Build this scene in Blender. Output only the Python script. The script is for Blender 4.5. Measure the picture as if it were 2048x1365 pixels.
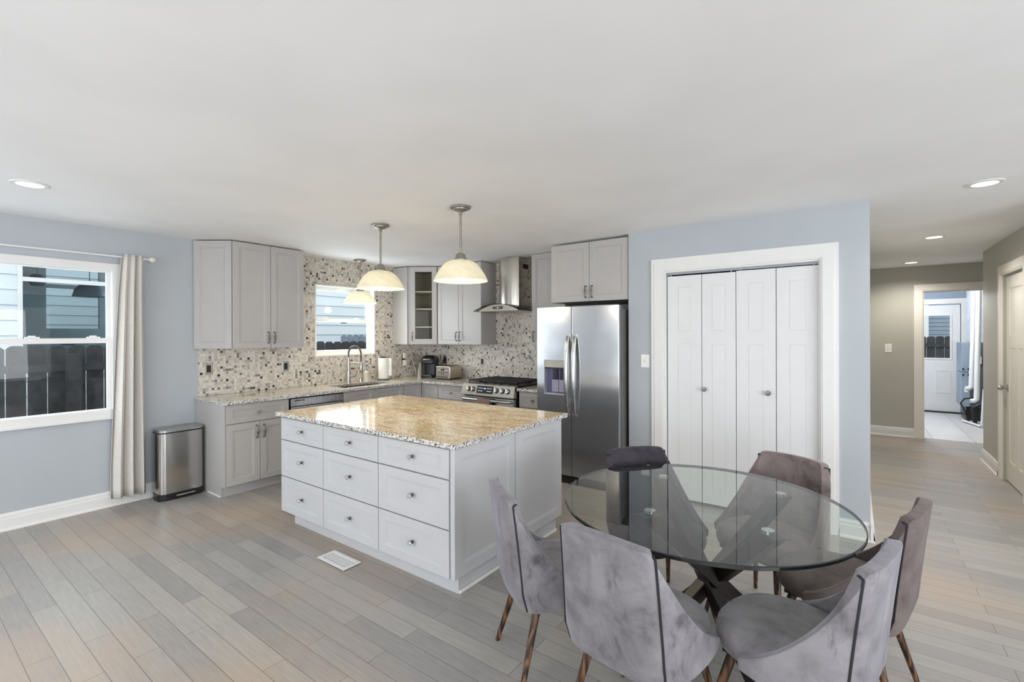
import bpy, bmesh, math, random
from mathutils import Vector, Matrix
random.seed(7)
PI = math.pi
SC = bpy.context.scene
COL = SC.collection
for o in list(bpy.data.objects):
    bpy.data.objects.remove(o)

def srgb(r, g, b):
    def f(v):
        v /= 255.0
        return v / 12.92 if v <= .04045 else ((v + .055) / 1.055) ** 2.4
    return (f(r), f(g), f(b), 1.0)

# ------------------------------------------------------------------ camera
F_PX, YAW, PITCH, ROLL, CY = 941.5, .6301, -.002, -.0035, 671.2
HC = 2.5                      # ceiling height
ZC = .612 * HC                # camera height
fwd = Vector((-math.sin(YAW) * math.cos(PITCH), math.cos(YAW) * math.cos(PITCH), math.sin(PITCH)))
rgt = Vector((math.cos(YAW), math.sin(YAW), 0))
upv = rgt.cross(fwd)
r2 = math.cos(ROLL) * rgt + math.sin(ROLL) * upv
u2 = -math.sin(ROLL) * rgt + math.cos(ROLL) * upv
cam_d = bpy.data.cameras.new('camera')
cam = bpy.data.objects.new('camera', cam_d)
COL.objects.link(cam)
M = Matrix((r2, u2, -fwd)).transposed().to_4x4()
M.translation = Vector((0, 0, ZC))
cam.matrix_world = M
cam_d.sensor_width = 36
cam_d.lens = F_PX / 2048 * 36
cam_d.shift_y = -(682.5 - CY) / 2048
cam_d.clip_start = .05
SC.camera = cam

# ------------------------------------------------------------------ world, exposure
SC.view_settings.view_transform = 'Standard'
SC.view_settings.look = 'None'
SC.view_settings.gamma = 1
SC.view_settings.use_curve_mapping = False
SC.view_settings.exposure = 0.0
SC.cycles.max_bounces = 10
SC.cycles.diffuse_bounces = 5
SC.cycles.glossy_bounces = 4
SC.cycles.transparent_max_bounces = 12
SC.cycles.caustics_reflective = False
SC.cycles.caustics_refractive = False
SC.cycles.sample_clamp_indirect = 6
W = bpy.data.worlds.new('World')
SC.world = W
W.use_nodes = True
bg = W.node_tree.nodes['Background']
bg.inputs[0].default_value = (.93, .97, 1.0, 1)
bg.inputs[1].default_value = 2.3

def area_light(name, loc, target, sx, sy, power, color):
    d = bpy.data.lights.new(name, 'AREA')
    d.shape = 'RECTANGLE'; d.size = sx; d.size_y = sy; d.energy = power; d.color = color
    o = bpy.data.objects.new(name, d); COL.objects.link(o)
    o.location = loc
    o.rotation_euler = (Vector(target) - Vector(loc)).to_track_quat('-Z', 'Y').to_euler()
    return o
# added fill behind the camera and at right; daylight by the two kitchen windows
area_light('fill_rear', (-2.6, -2.75, 1.35), (-2.2, 3, 2.1), 3.6, 1.9, 60, (.90, .95, 1))
area_light('fill_rear_side', (2.2, -2.75, 1.35), (.6, 3, 2.1), 2.6, 1.9, 52, (.91, .955, 1))
area_light('fill_right', (4.45, .4, 1.35), (-4, 2.6, 1.9), 3.8, 1.6, 168, (.91, .955, 1))
area_light('daylight_left', (-5.62, .45, 1.5), (0, .6, 1.9), 1.7, 1.2, 12, (.88, .94, 1))
area_light('daylight_kitchen', (-5.66, 3.72, 1.72), (0, 3.6, 2.0), .8, .8, 24, (.88, .94, 1))

# ------------------------------------------------------------------ material helpers
class NT:
    def __init__(s, name):
        s.m = bpy.data.materials.new(name); s.m.use_nodes = True
        s.t = s.m.node_tree; s.t.nodes.clear()
        s.out = s.n('ShaderNodeOutputMaterial')
    def n(s, typ, **kw):
        nd = s.t.nodes.new(typ)
        for k, v in kw.items():
            if k.startswith('_'): setattr(nd, k[1:], v)
            else:
                key = k.replace('__', ' ')
                nd.inputs[int(key[1:]) if key[0] == 'i' and key[1:].isdigit() else key].default_value = v
        return nd
    def l(s, a, b): s.t.links.new(a, b)
    def bsdf(s, base=(.8, .8, .8, 1), rough=.5, metal=0.0, spec=.5):
        b = s.n('ShaderNodeBsdfPrincipled')
        b.inputs['Base Color'].default_value = base
        b.inputs['Roughness'].default_value = rough
        b.inputs['Metallic'].default_value = metal
        b.inputs['Specular IOR Level'].default_value = spec
        s.l(b.outputs[0], s.out.inputs[0]); s.b = b
        return b
    def coord(s, kind='Object', scale=(1, 1, 1), rot=(0, 0, 0)):
        if kind == 'World': src = s.n('ShaderNodeNewGeometry').outputs['Position']
        else: src = s.n('ShaderNodeTexCoord').outputs[kind]
        mp = s.n('ShaderNodeMapping'); mp.inputs['Scale'].default_value = scale; mp.inputs['Rotation'].default_value = rot
        s.l(src, mp.inputs[0]); return mp.outputs[0]
    def noise(s, vec, scale, detail=3, rough=.5, dist=0):
        n = s.n('ShaderNodeTexNoise'); n.inputs['Scale'].default_value = scale; n.inputs['Detail'].default_value = detail
        n.inputs['Roughness'].default_value = rough; n.inputs['Distortion'].default_value = dist
        s.l(vec, n.inputs['Vector']); return n.outputs['Fac']
    def ramp(s, fac, stops, interp='LINEAR'):
        r = s.n('ShaderNodeValToRGB'); r.color_ramp.interpolation = interp
        e = r.color_ramp.elements
        while len(e) < len(stops): e.new(.5)
        for i, (p, c) in enumerate(stops): e[i].position = p; e[i].color = c
        s.l(fac, r.inputs[0]); return r.outputs[0]
    def mix(s, fac, a, b, mode='MIX'):
        m = s.n('ShaderNodeMix'); m.data_type = 'RGBA'; m.blend_type = mode
        for k, v in ((0, fac), (6, a), (7, b)):
            if hasattr(v, 'node'): s.l(v, m.inputs[k])
            else: m.inputs[k].default_value = v
        return m.outputs[2]
    def math(s, op, a, b=None):
        m = s.n('ShaderNodeMath'); m.operation = op
        for k, v in ((0, a), (1, b)):
            if v is None: continue
            if hasattr(v, 'node'): s.l(v, m.inputs[k])
            else: m.inputs[k].default_value = v
        return m.outputs[0]
    def bump(s, h, strength=.2, dist=.002):
        b = s.n('ShaderNodeBump'); b.inputs['Strength'].default_value = strength; b.inputs['Distance'].default_value = dist
        s.l(h, b.inputs['Height']); s.l(b.outputs[0], s.b.inputs['Normal'])

def plain(name, c, rough=.5, metal=0.0, spec=.5, vary=.04, scale=6):
    t = NT(name); t.bsdf(c, rough, metal, spec)
    if vary:
        v = t.coord('World'); f = t.noise(v, scale, 3)
        d = [max(0, x * (1 - vary)) for x in c[:3]] + [1]; e = [min(1, x * (1 + vary)) for x in c[:3]] + [1]
        t.l(t.ramp(f, [(.3, d), (.7, e)]), t.b.inputs['Base Color'])
    return t.m

def paint(name, c, rough=.55):
    t = NT(name); t.bsdf(c, rough, 0, .35)
    v = t.coord('World'); f = t.noise(v, 1.6, 2)
    d = [x * .975 for x in c[:3]] + [1]; e = [min(1, x * 1.02) for x in c[:3]] + [1]
    t.l(t.ramp(f, [(.35, d), (.65, e)]), t.b.inputs['Base Color'])
    t.bump(t.noise(v, 260, 2), .06, .001)
    return t.m

M_CEIL = paint('ceiling_paint', srgb(246, 246, 247), .8)
M_BLUE = paint('blue_grey_wall_paint', srgb(178, 183, 188))
M_HALL = paint('warm_grey_hall_paint', srgb(186, 184, 175))
M_UTIL = paint('utility_wall_paint', srgb(140, 155, 172))
M_WHITE = plain('white_trim_paint', srgb(227, 226, 224), .38, vary=.012)
M_DOORW = plain('white_door_paint', srgb(223, 223, 223), .42, vary=.012)
M_HALLDOOR = plain('cream_door_paint', srgb(232, 228, 220), .4, vary=.012)
M_CAB = plain('grey_cabinet_paint', srgb(180, 177, 175), .42, vary=.015)
M_ISL = plain('pale_grey_island_paint', srgb(197, 197, 199), .42, vary=.015)
M_DARK = plain('dark_gap', srgb(28, 28, 30), .8, vary=0)
M_BLACK = plain('black_plastic', srgb(20, 20, 22), .35, vary=.1)
M_IRON = plain('black_cast_iron', srgb(16, 16, 17), .55, vary=.2)
M_NICKEL = plain('brushed_nickel', srgb(178, 174, 168), .3, 1.0, vary=.08, scale=40)
M_PEWTER = plain('pewter_pull', srgb(120, 117, 112), .35, 1.0, vary=.08, scale=40)
M_PENDM = plain('antique_silver_metal', srgb(150, 146, 138), .42, .7, vary=.12, scale=30)
M_CHROME = plain('chrome', srgb(225, 225, 228), .08, 1.0, vary=0)
M_WPLAS = plain('white_plastic', srgb(238, 237, 232), .4, vary=.01)
M_CREAMPL = plain('light_almond_plastic', srgb(226, 222, 210), .4, vary=.01)
M_FENCE = plain('weathered_dark_fence_wood', srgb(62, 60, 60), .8, vary=.35, scale=9)
M_FENCE2 = plain('pale_grey_fence_wood', srgb(135, 148, 160), .8, vary=.2, scale=9)
M_STEELB = plain('galvanised_sheet_metal', srgb(150, 165, 180), .45, .3, vary=.08)
M_PVC = plain('white_pvc', srgb(228, 230, 232), .35, vary=.02)
M_GROUND = plain('gravel_ground', srgb(120, 118, 112), .9, vary=.3, scale=30)

def m_steel(name, c, rough, vert=True, wave=.0):
    t = NT(name); t.bsdf(c, rough, 1.0)
    v = t.coord('Object', (500, 500, 3) if vert else (3, 3, 500))
    f = t.noise(v, 1, 2)
    r = t.n('ShaderNodeMapRange'); r.inputs[3].default_value = rough - .02; r.inputs[4].default_value = rough + .025
    t.l(f, r.inputs[0]); t.l(r.outputs[0], t.b.inputs['Roughness'])
    if wave:
        t.bump(t.noise(t.coord('Object', (2.2, 2.2, 3.6)), 1, 1), wave, .02)
    return t.m
M_STEEL = m_steel('stainless_steel', srgb(190, 189, 188), .27)
M_FRIDGE = m_steel('brushed_stainless_door', srgb(196, 197, 200), .2, True, .25)
M_CAN = m_steel('polished_stainless_can', srgb(190, 188, 186), .17, True, .1)
M_FRSIDE = plain('grey_fridge_side', srgb(128, 126, 122), .4, .3, vary=.03)

def m_floor():
    t = NT('grey_taupe_hardwood_planks'); t.bsdf(rough=.34, spec=.45)
    v = t.coord('World')
    br = t.n('ShaderNodeTexBrick'); br.offset = .37; br.offset_frequency = 2
    br.inputs['Scale'].default_value = 1
    br.inputs['Brick Width'].default_value = .92; br.inputs['Row Height'].default_value = .1055
    br.inputs['Mortar Size'].default_value = .0011; br.inputs['Mortar Smooth'].default_value = .05
    br.inputs['Bias'].default_value = 0
    br.inputs['Color1'].default_value = (0, 0, 0, 1); br.inputs['Color2'].default_value = (1, 1, 1, 1)
    br.inputs['Mortar'].default_value = (.5, .5, .5, 1)
    t.l(v, br.inputs['Vector'])
    plank = t.ramp(br.outputs['Color'], [(0, srgb(149, 147, 145)), (.5, srgb(160, 157, 154)), (1, srgb(171, 168, 163))])
    grain = t.noise(t.coord('World', (2.2, 34, 1)), 2.5, 5, .6, .4)
    gcol = t.ramp(grain, [(.3, (.84, .83, .82, 1)), (.7, (1.06, 1.05, 1.04, 1))])
    c1 = t.mix(1.0, plank, gcol, 'MULTIPLY')
    warm = t.noise(v, .75, 3)
    c2 = t.mix(t.ramp(warm, [(.46, (0, 0, 0, 1)), (.66, (.5, .5, .5, 1))]), c1, srgb(190, 160, 130), 'MIX')
    # small dark scuffs and nicks
    sc = t.noise(t.coord('World', (12, 34, 1)), 2.3, 6, .75)
    c3 = t.mix(t.ramp(sc, [(.735, (0, 0, 0, 1)), (.77, (.75, .75, .75, 1))]), c2, srgb(70, 60, 52))
    c4 = t.mix(br.outputs['Fac'], c3, srgb(92, 84, 77))
    t.l(c4, t.b.inputs['Base Color'])
    rr = t.n('ShaderNodeMapRange'); rr.inputs[3].default_value = .27; rr.inputs[4].default_value = .45
    t.l(grain, rr.inputs[0]); t.l(rr.outputs[0], t.b.inputs['Roughness'])
    t.bump(t.math('ADD', t.math('MULTIPLY', br.outputs['Fac'], -1.0), t.math('MULTIPLY', grain, .25)), .25, .0015)
    return t.m
M_FLOOR = m_floor()

def m_mosaic(name, axis):
    """small square stone mosaic; axis = the in-plane horizontal axis (0 = x, 1 = y)"""
    t = NT(name); t.bsdf(rough=.38, spec=.4)
    pos = t.coord('World', (36.5, 36.5, 36.5))
    sep = t.n('ShaderNodeSeparateXYZ'); t.l(pos, sep.inputs[0])
    a, z = sep.outputs[axis], sep.outputs[2]
    ca, cz = t.math('FLOOR', a), t.math('FLOOR', z)
    comb = t.n('ShaderNodeCombineXYZ'); t.l(ca, comb.inputs[0]); t.l(cz, comb.inputs[1])
    wn = t.n('ShaderNodeTexWhiteNoise'); wn.noise_dimensions = '3D'; t.l(comb.outputs[0], wn.inputs['Vector'])
    tile = t.ramp(wn.outputs['Value'], [
        (0, srgb(217, 211, 202)), (.28, srgb(205, 198, 188)), (.50, srgb(224, 219, 211)), (.68, srgb(197, 191, 184)),
        (.81, srgb(182, 175, 167)), (.89, srgb(158, 153, 148)), (.94, srgb(124, 120, 117)), (.972, srgb(74, 71, 69)), (.988, srgb(40, 38, 38))], 'CONSTANT')
    vein = t.noise(t.coord('World'), 70, 5, .72, 1.2)
    tile = t.mix(1.0, tile, t.ramp(vein, [(.34, (.66, .65, .64, 1)), (.52, (1.0, .99, .98, 1)), (.66, (1.1, 1.09, 1.07, 1))]), 'MULTIPLY')
    fa, fz = t.math('FRACT', a), t.math('FRACT', z)
    da = t.math('ABSOLUTE', t.math('SUBTRACT', fa, .5)); dz = t.math('ABSOLUTE', t.math('SUBTRACT', fz, .5))
    g = t.math('GREATER_THAN', t.math('MAXIMUM', da, dz), .455)
    t.l(t.mix(g, tile, srgb(200, 192, 179)), t.b.inputs['Base Color'])
    t.bump(t.math('SUBTRACT', 1.0, g), .3, .001)
    return t.m
M_MOS_Y = m_mosaic('stone_mosaic_left', 1)
M_MOS_X = m_mosaic('stone_mosaic_back', 0)

def m_granite(name, cols, streak, speck, thr=.545, band=.0):
    t = NT(name); t.bsdf(rough=.1, spec=.42)
    v = t.coord('World')
    big = t.noise(t.coord('World', (1.3, 3.0, 2.0), (0, 0, .35)), 3.2, 6, .62, 1.1)
    base = t.ramp(big, [(.25, cols[0]), (.42, cols[1]), (.58, cols[2]), (.75, cols[3])])
    fine = t.noise(v, 55, 6, .7, .6)
    base = t.mix(t.ramp(fine, [(.50, (0, 0, 0, 1)), (.62, (.75, .75, .75, 1))]), base, cols[4])
    if band:
        bn = t.noise(t.coord('World', (1.4, 7, 4), (0, 0, .45)), 2.0, 6, .66, 1.4)
        base = t.mix(t.ramp(bn, [(.50, (0, 0, 0, 1)), (.62, (band,) * 3 + (1,)), (.70, (0, 0, 0, 1))]), base, srgb(168, 116, 62))
        wh = t.noise(t.coord('World', (2, 5, 4), (0, 0, .4)), 2.6, 5, .6, .8)
        base = t.mix(t.ramp(wh, [(.55, (0, 0, 0, 1)), (.70, (.7, .7, .7, 1))]), base, srgb(244, 234, 212))
    st = t.noise(t.coord('World', (7, 26, 16), (0, 0, .3)), 2.2, 6, .7, .8)
    base = t.mix(t.ramp(st, [(.52, (0, 0, 0, 1)), (.66, (streak,) * 3 + (1,))]), base, srgb(140, 104, 62))
    sp = t.noise(t.coord('World', (60, 92, 80), (0, 0, .3)), 1.0, 6, .78, .6)
    base = t.mix(t.ramp(sp, [(thr, (0, 0, 0, 1)), (thr + .04, (speck,) * 3 + (1,))]), base, srgb(38, 34, 32))
    t.l(base, t.b.inputs['Base Color'])
    return t.m
M_GRAN_I = m_granite('golden_granite', [srgb(218, 186, 134), srgb(234, 210, 164), srgb(238, 222, 186), srgb(208, 170, 114), srgb(240, 231, 208)], .55, .85, .535, .7)
M_GRAN_W = m_granite('cream_granite', [srgb(206, 196, 176), srgb(222, 214, 198), srgb(228, 222, 210), srgb(190, 176, 150), srgb(232, 229, 222)], .35, .85)
M_GRAN_E = m_granite('cool_lit_granite_edge', [srgb(200, 194, 182), srgb(222, 219, 212), srgb(230, 228, 224), srgb(160, 155, 148), srgb(228, 227, 225)], .3, .95, .505)  # same slab as the tops; cool window light put into its greys

def m_clear(name, tint, refl=.6, rough=.0, ior=1.45):
    """thin clear glass that lets the light of the room through"""
    t = NT(name)
    tr = t.n('ShaderNodeBsdfTransparent'); tr.inputs[0].default_value = tint
    gl = t.n('ShaderNodeBsdfGlossy'); gl.inputs['Roughness'].default_value = rough
    fr = t.n('ShaderNodeFresnel'); fr.inputs[0].default_value = ior
    bf = t.n('ShaderNodeNewGeometry').outputs['Backfacing']
    f = t.math('MULTIPLY', t.math('MULTIPLY', fr.outputs[0], refl), t.math('SUBTRACT', 1.0, bf))
    mx = t.n('ShaderNodeMixShader'); t.l(f, mx.inputs[0]); t.l(tr.outputs[0], mx.inputs[1]); t.l(gl.outputs[0], mx.inputs[2])
    t.l(mx.outputs[0], t.out.inputs[0])
    return t.m
M_PANE = m_clear('window_glass', (.94, .97, .98, 1), .8)
M_TABLE = m_clear('smoky_table_glass', (.86, .90, .87, 1), 1.35, 0, 1.5)
M_CABGLASS = m_clear('cabinet_glass', (.9, .9, .88, 1), .5)
M_CLEARP = m_clear('clear_plastic', (.72, .72, .74, 1), 1.0, .05)
M_RIM = plain('dark_polished_glass_edge', srgb(18, 24, 23), .08, vary=0, spec=.8)

def m_crystal():
    t = NT('clear_crystal'); t.bsdf((.95, .95, .96, 1), .03)
    t.b.inputs['Transmission Weight'].default_value = .75; t.b.inputs['IOR'].default_value = 1.5
    return t.m
M_CRYS = m_crystal()

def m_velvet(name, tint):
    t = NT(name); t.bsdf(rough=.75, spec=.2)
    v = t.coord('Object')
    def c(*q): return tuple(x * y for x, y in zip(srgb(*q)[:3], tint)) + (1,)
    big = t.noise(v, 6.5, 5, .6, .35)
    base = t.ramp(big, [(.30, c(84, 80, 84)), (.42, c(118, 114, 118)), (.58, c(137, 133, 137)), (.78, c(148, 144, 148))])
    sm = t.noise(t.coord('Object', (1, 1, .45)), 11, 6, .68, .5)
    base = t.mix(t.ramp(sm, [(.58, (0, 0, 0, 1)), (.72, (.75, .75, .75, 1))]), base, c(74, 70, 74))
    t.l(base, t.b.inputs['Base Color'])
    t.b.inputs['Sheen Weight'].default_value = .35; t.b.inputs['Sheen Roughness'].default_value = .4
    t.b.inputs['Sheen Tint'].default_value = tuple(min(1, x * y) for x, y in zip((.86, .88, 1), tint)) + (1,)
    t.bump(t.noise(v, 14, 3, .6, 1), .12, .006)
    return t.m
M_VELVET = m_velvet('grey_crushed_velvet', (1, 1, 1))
LIGHT_TINTS = {'brown': m_velvet('grey_velvet_shaded_brown', (.62, .53, .48)), 'taupe': m_velvet('grey_velvet_warm_lit', (1.0, .86, .78)), 'charcoal': m_velvet('grey_velvet_shaded', (.24, .22, .25))}  # one chair set; light and pile shading put into per-chair tints
def m_wood(name, a, b, c, rough=.35):
    t = NT(name); t.bsdf(rough=rough)
    w = t.n('ShaderNodeTexWave'); w.inputs['Scale'].default_value = 18; w.inputs['Distortion'].default_value = 9
    w.inputs['Detail'].default_value = 3; w.inputs['Detail Scale'].default_value = 1.2
    t.l(t.coord('Object', (1, 1, .12)), w.inputs['Vector'])
    t.l(t.ramp(w.outputs['Fac'], [(.2, a), (.55, b), (.9, c)]), t.b.inputs['Base Color'])
    return t.m
M_WALNUT = m_wood('walnut_wood', srgb(36, 23, 16), srgb(78, 51, 33), srgb(112, 77, 50))
M_ESPRESSO = plain('espresso_stained_wood', srgb(24, 14, 12), .28, vary=.25, scale=9)

def m_linen():
    t = NT('oatmeal_linen'); t.bsdf(rough=.9, spec=.1)
    n = t.noise(t.coord('World', (60, 60, 420)), 1, 3, .7)
    t.l(t.ramp(n, [(.3, srgb(200, 195, 188)), (.7, srgb(236, 233, 228))]), t.b.inputs['Base Color'])
    t.b.inputs['Transmission Weight'].default_value = 0
    return t.m
M_LINEN = m_linen()

def m_shade():
    t = NT('frosted_alabaster_glass')
    v = t.coord('Object'); n = t.noise(v, 9, 4, .6, 1.5)
    c = t.ramp(n, [(.3, srgb(226, 224, 208)), (.7, srgb(240, 239, 228))])
    tl = t.n('ShaderNodeBsdfTranslucent'); t.l(c, tl.inputs[0])
    df = t.n('ShaderNodeBsdfDiffuse'); t.l(c, df.inputs[0])
    gl = t.n('ShaderNodeBsdfGlossy'); gl.inputs['Roughness'].default_value = .25
    em = t.n('ShaderNodeEmission'); em.inputs[0].default_value = srgb(255, 240, 212); em.inputs[1].default_value = .05
    m1 = t.n('ShaderNodeMixShader'); m1.inputs[0].default_value = .5; t.l(tl.outputs[0], m1.inputs[1]); t.l(df.outputs[0], m1.inputs[2])
    m2 = t.n('ShaderNodeMixShader'); m2.inputs[0].default_value = .05; t.l(m1.outputs[0], m2.inputs[1]); t.l(gl.outputs[0], m2.inputs[2])
    ad = t.n('ShaderNodeAddShader'); t.l(m2.outputs[0], ad.inputs[0]); t.l(em.outputs[0], ad.inputs[1])
    t.l(ad.outputs[0], t.out.inputs[0])
    return t.m
M_SHADE = m_shade()
def m_emit(name, c, s):
    t = NT(name); e = t.n('ShaderNodeEmission'); e.inputs[0].default_value = c; e.inputs[1].default_value = s
    t.l(e.outputs[0], t.out.inputs[0]); return t.m
M_BULB = m_emit('lit_bulb', srgb(255, 240, 208), 6)
M_LED = m_emit('lit_led_disc', srgb(255, 252, 246), 5)
M_DISPLAY = m_emit('lit_display_text', srgb(225, 235, 240), .9)

def m_siding(name, c, dark, pitch):
    t = NT(name); t.bsdf(c, .6, 0, .3)
    sep = t.n('ShaderNodeSeparateXYZ'); t.l(t.coord('World'), sep.inputs[0])
    n = t.noise(t.coord('World', (1, 2, 30)), 4, 3)
    d = [x * .96 for x in c[:3]] + [1]
    t.l(t.ramp(n, [(.3, d), (.7, c)]), t.b.inputs['Base Color'])
    return t.m
M_SIDING = m_siding('pale_lap_siding', srgb(220, 226, 229), None, .19)
M_SIDING2 = m_siding('blue_grey_lap_siding', srgb(130, 142, 155), None, .12)

def m_utiltile():
    t = NT('pale_porcelain_tile'); t.bsdf(rough=.3)
    br = t.n('ShaderNodeTexBrick'); br.offset = .5
    br.inputs['Brick Width'].default_value = .9; br.inputs['Row Height'].default_value = .45
    br.inputs['Mortar Size'].default_value = .004; br.inputs['Scale'].default_value = 1
    br.inputs['Color1'].default_value = srgb(214, 212, 210); br.inputs['Color2'].default_value = srgb(204, 202, 200)
    br.inputs['Mortar'].default_value = srgb(130, 126, 122)
    t.l(t.coord('World', (1, 1, 1), (0, 0, PI / 2)), br.inputs['Vector'])
    t.l(br.outputs['Color'], t.b.inputs['Base Color'])
    return t.m
M_TILE = m_utiltile()
def m_towel():
    t = NT('brown_striped_cotton'); t.bsdf(rough=.95, spec=.1)
    w = t.n('ShaderNodeTexWave'); w.inputs['Scale'].default_value = 16; t.l(t.coord('Object'), w.inputs['Vector'])
    t.l(t.ramp(w.outputs['Fac'], [(.8, srgb(118, 92, 84)), (.95, srgb(190, 170, 160))]), t.b.inputs['Base Color'])
    return t.m
M_TOWEL = m_towel()

# ------------------------------------------------------------------ mesh helpers
def bm_new(): return bmesh.new()
def box(bm, x0, x1, y0, y1, z0, z1, bev=0.0, seg=2, mi=0):
    vs = [bm.verts.new(p) for p in ((x0, y0, z0), (x1, y0, z0), (x1, y1, z0), (x0, y1, z0), (x0, y0, z1), (x1, y0, z1), (x1, y1, z1), (x0, y1, z1))]
    fs = [bm.faces.new([vs[i] for i in f]) for f in ((3, 2, 1, 0), (4, 5, 6, 7), (0, 1, 5, 4), (1, 2, 6, 5), (2, 3, 7, 6), (3, 0, 4, 7))]
    for f in fs: f.material_index = mi
    if bev > 0:
        es = list({e for f in fs for e in f.edges})
        r = bmesh.ops.bevel(bm, geom=es, offset=bev, segments=seg, affect='EDGES', profile=.5)
        for f in r['faces']: f.material_index = mi
    return bm
def obj(name, bm, mat, parent=None, loc=None, rot=None, smooth=False, mods=()):
    me = bpy.data.meshes.new(name)
    bmesh.ops.recalc_face_normals(bm, faces=bm.faces)
    bm.to_mesh(me); bm.free()
    for m in (mat if isinstance(mat, (list, tuple)) else [mat]): me.materials.append(m)
    if smooth:
        for p in me.polygons: p.use_smooth = True
    o = bpy.data.objects.new(name, me); COL.objects.link(o)
    if parent: o.parent = parent
    if loc: o.location = loc
    if rot: o.rotation_euler = rot
    for k, kw in mods:
        md = o.modifiers.new(k.lower(), k)
        for a, b in kw.items(): setattr(md, a, b)
    if smooth == 'auto':
        md = None
        for p in me.polygons: p.use_smooth = True
        try: me.set_sharp_from_angle(angle=math.radians(38))
        except Exception: pass
    return o
def tag(o, label=None, cat=None, group=None, kind=None):
    if label: o['label'] = label
    if cat: o['category'] = cat
    if group: o['group'] = group
    if kind: o['kind'] = kind
    return o
def thing(name, label, cat, loc=(0, 0, 0), rz=0, group=None):
    o = bpy.data.objects.new(name, None); COL.objects.link(o)
    o.empty_display_size = .1; o.location = loc; o.rotation_euler = (0, 0, rz)
    return tag(o, label, cat, group)
def struct(name, bm, mat, smooth=False, parent=None):
    o = obj(name, bm, mat, parent, smooth=smooth)
    if not parent: o['kind'] = 'structure'
    return o
def tube(bm, pts, radii, seg=10, cap=True, mi=0):
    pts = [Vector(p) for p in pts]
    if not hasattr(radii, '__len__'): radii = [radii] * len(pts)
    rings = []
    prev = None
    for i, p in enumerate(pts):
        d = (pts[min(i + 1, len(pts) - 1)] - pts[max(i - 1, 0)]).normalized()
        if prev is None:
            a = Vector((0, 0, 1)) if abs(d.z) < .9 else Vector((1, 0, 0))
            n = d.cross(a).normalized()
        else:
            n = (prev - d * prev.dot(d)).normalized()
        prev = n
        b = d.cross(n)
        rings.append([bm.verts.new(p + (n * math.cos(2 * PI * k / seg) + b * math.sin(2 * PI * k / seg)) * radii[i]) for k in range(seg)])
    for r, s in zip(rings, rings[1:]):
        for k in range(seg):
            bm.faces.new((r[k], r[(k + 1) % seg], s[(k + 1) % seg], s[k])).material_index = mi
    if cap:
        bm.faces.new(rings[0][::-1]).material_index = mi; bm.faces.new(rings[-1]).material_index = mi
    return bm
def lathe(bm, prof, seg=24, c=(0, 0, 0), axis='z', mi=0, closed=False):
    """prof: list of (radius, height)"""
    def P(r, h, a):
        x, y = r * math.cos(a), r * math.sin(a)
        v = {'z': (x, y, h), 'y': (x, h, y), 'x': (h, x, y)}[axis]
        return Vector(v) + Vector(c)
    rings = []
    for r, h in prof:
        if r < 1e-6: rings.append([bm.verts.new(P(0, h, 0))])
        else: rings.append([bm.verts.new(P(r, h, 2 * PI * k / seg)) for k in range(seg)])
    prs = list(zip(rings, rings[1:]))
    if closed: prs.append((rings[-1], rings[0]))
    for r, s in prs:
        for k in range(seg):
            k2 = (k + 1) % seg
            if len(r) == 1 and len(s) == 1: continue
            if len(r) == 1: f = bm.faces.new((r[0], s[k], s[k2]))
            elif len(s) == 1: f = bm.faces.new((r[k], r[k2], s[0]))
            else: f = bm.faces.new((r[k], r[k2], s[k2], s[k]))
            f.material_index = mi
    if not closed:
        if len(rings[0]) > 1: bm.faces.new(rings[0][::-1]).material_index = mi
        if len(rings[-1]) > 1: bm.faces.new(rings[-1]).material_index = mi
    return bm
def prism(bm, pts, z0, z1, mi=0):
    a = [bm.verts.new((x, y, z0)) for x, y in pts]; b = [bm.verts.new((x, y, z1)) for x, y in pts]
    n = len(pts)
    for i in range(n): bm.faces.new((a[i], a[(i + 1) % n], b[(i + 1) % n], b[i])).material_index = mi
    bm.faces.new(a[::-1]).material_index = mi; bm.faces.new(b).material_index = mi
    return bm
def rrect(x0, x1, y0, y1, r, n=5):
    out = []
    for cx, cy, a0 in ((x1 - r, y1 - r, 0), (x0 + r, y1 - r, PI / 2), (x0 + r, y0 + r, PI), (x1 - r, y0 + r, 1.5 * PI)):
        for k in range(n + 1):
            a = a0 + PI / 2 * k / n; out.append((cx + r * math.cos(a), cy + r * math.sin(a)))
    return out
def wall_grid(bm, axis, c0, c1, u, z, holes):
    """wall slab normal to `axis`; u, z = extents; holes = (u0,u1,z0,z1)"""
    us = sorted({u[0], u[1], *[h[0] for h in holes], *[h[1] for h in holes]})
    zs = sorted({z[0], z[1], *[h[2] for h in holes], *[h[3] for h in holes]})
    us = [v for v in us if u[0] <= v <= u[1]]; zs = [v for v in zs if z[0] <= v <= z[1]]
    for a, b in zip(us, us[1:]):
        for c, d in zip(zs, zs[1:]):
            m, n = (a + b) / 2, (c + d) / 2
            if any(h[0] < m < h[1] and h[2] < n < h[3] for h in holes): continue
            if axis == 'x': box(bm, c0, c1, a, b, c, d)
            else: box(bm, a, b, c0, c1, c, d)
    bmesh.ops.remove_doubles(bm, verts=bm.verts, dist=1e-5)
    # drop the inner faces shared by two cells
    cent = {}
    for f in bm.faces:
        k = tuple(round(x, 4) for x in f.calc_center_median()); cent.setdefault(k, []).append(f)
    bmesh.ops.delete(bm, geom=[f for v in cent.values() if len(v) > 1 for f in v], context='FACES')
    return bm
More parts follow.
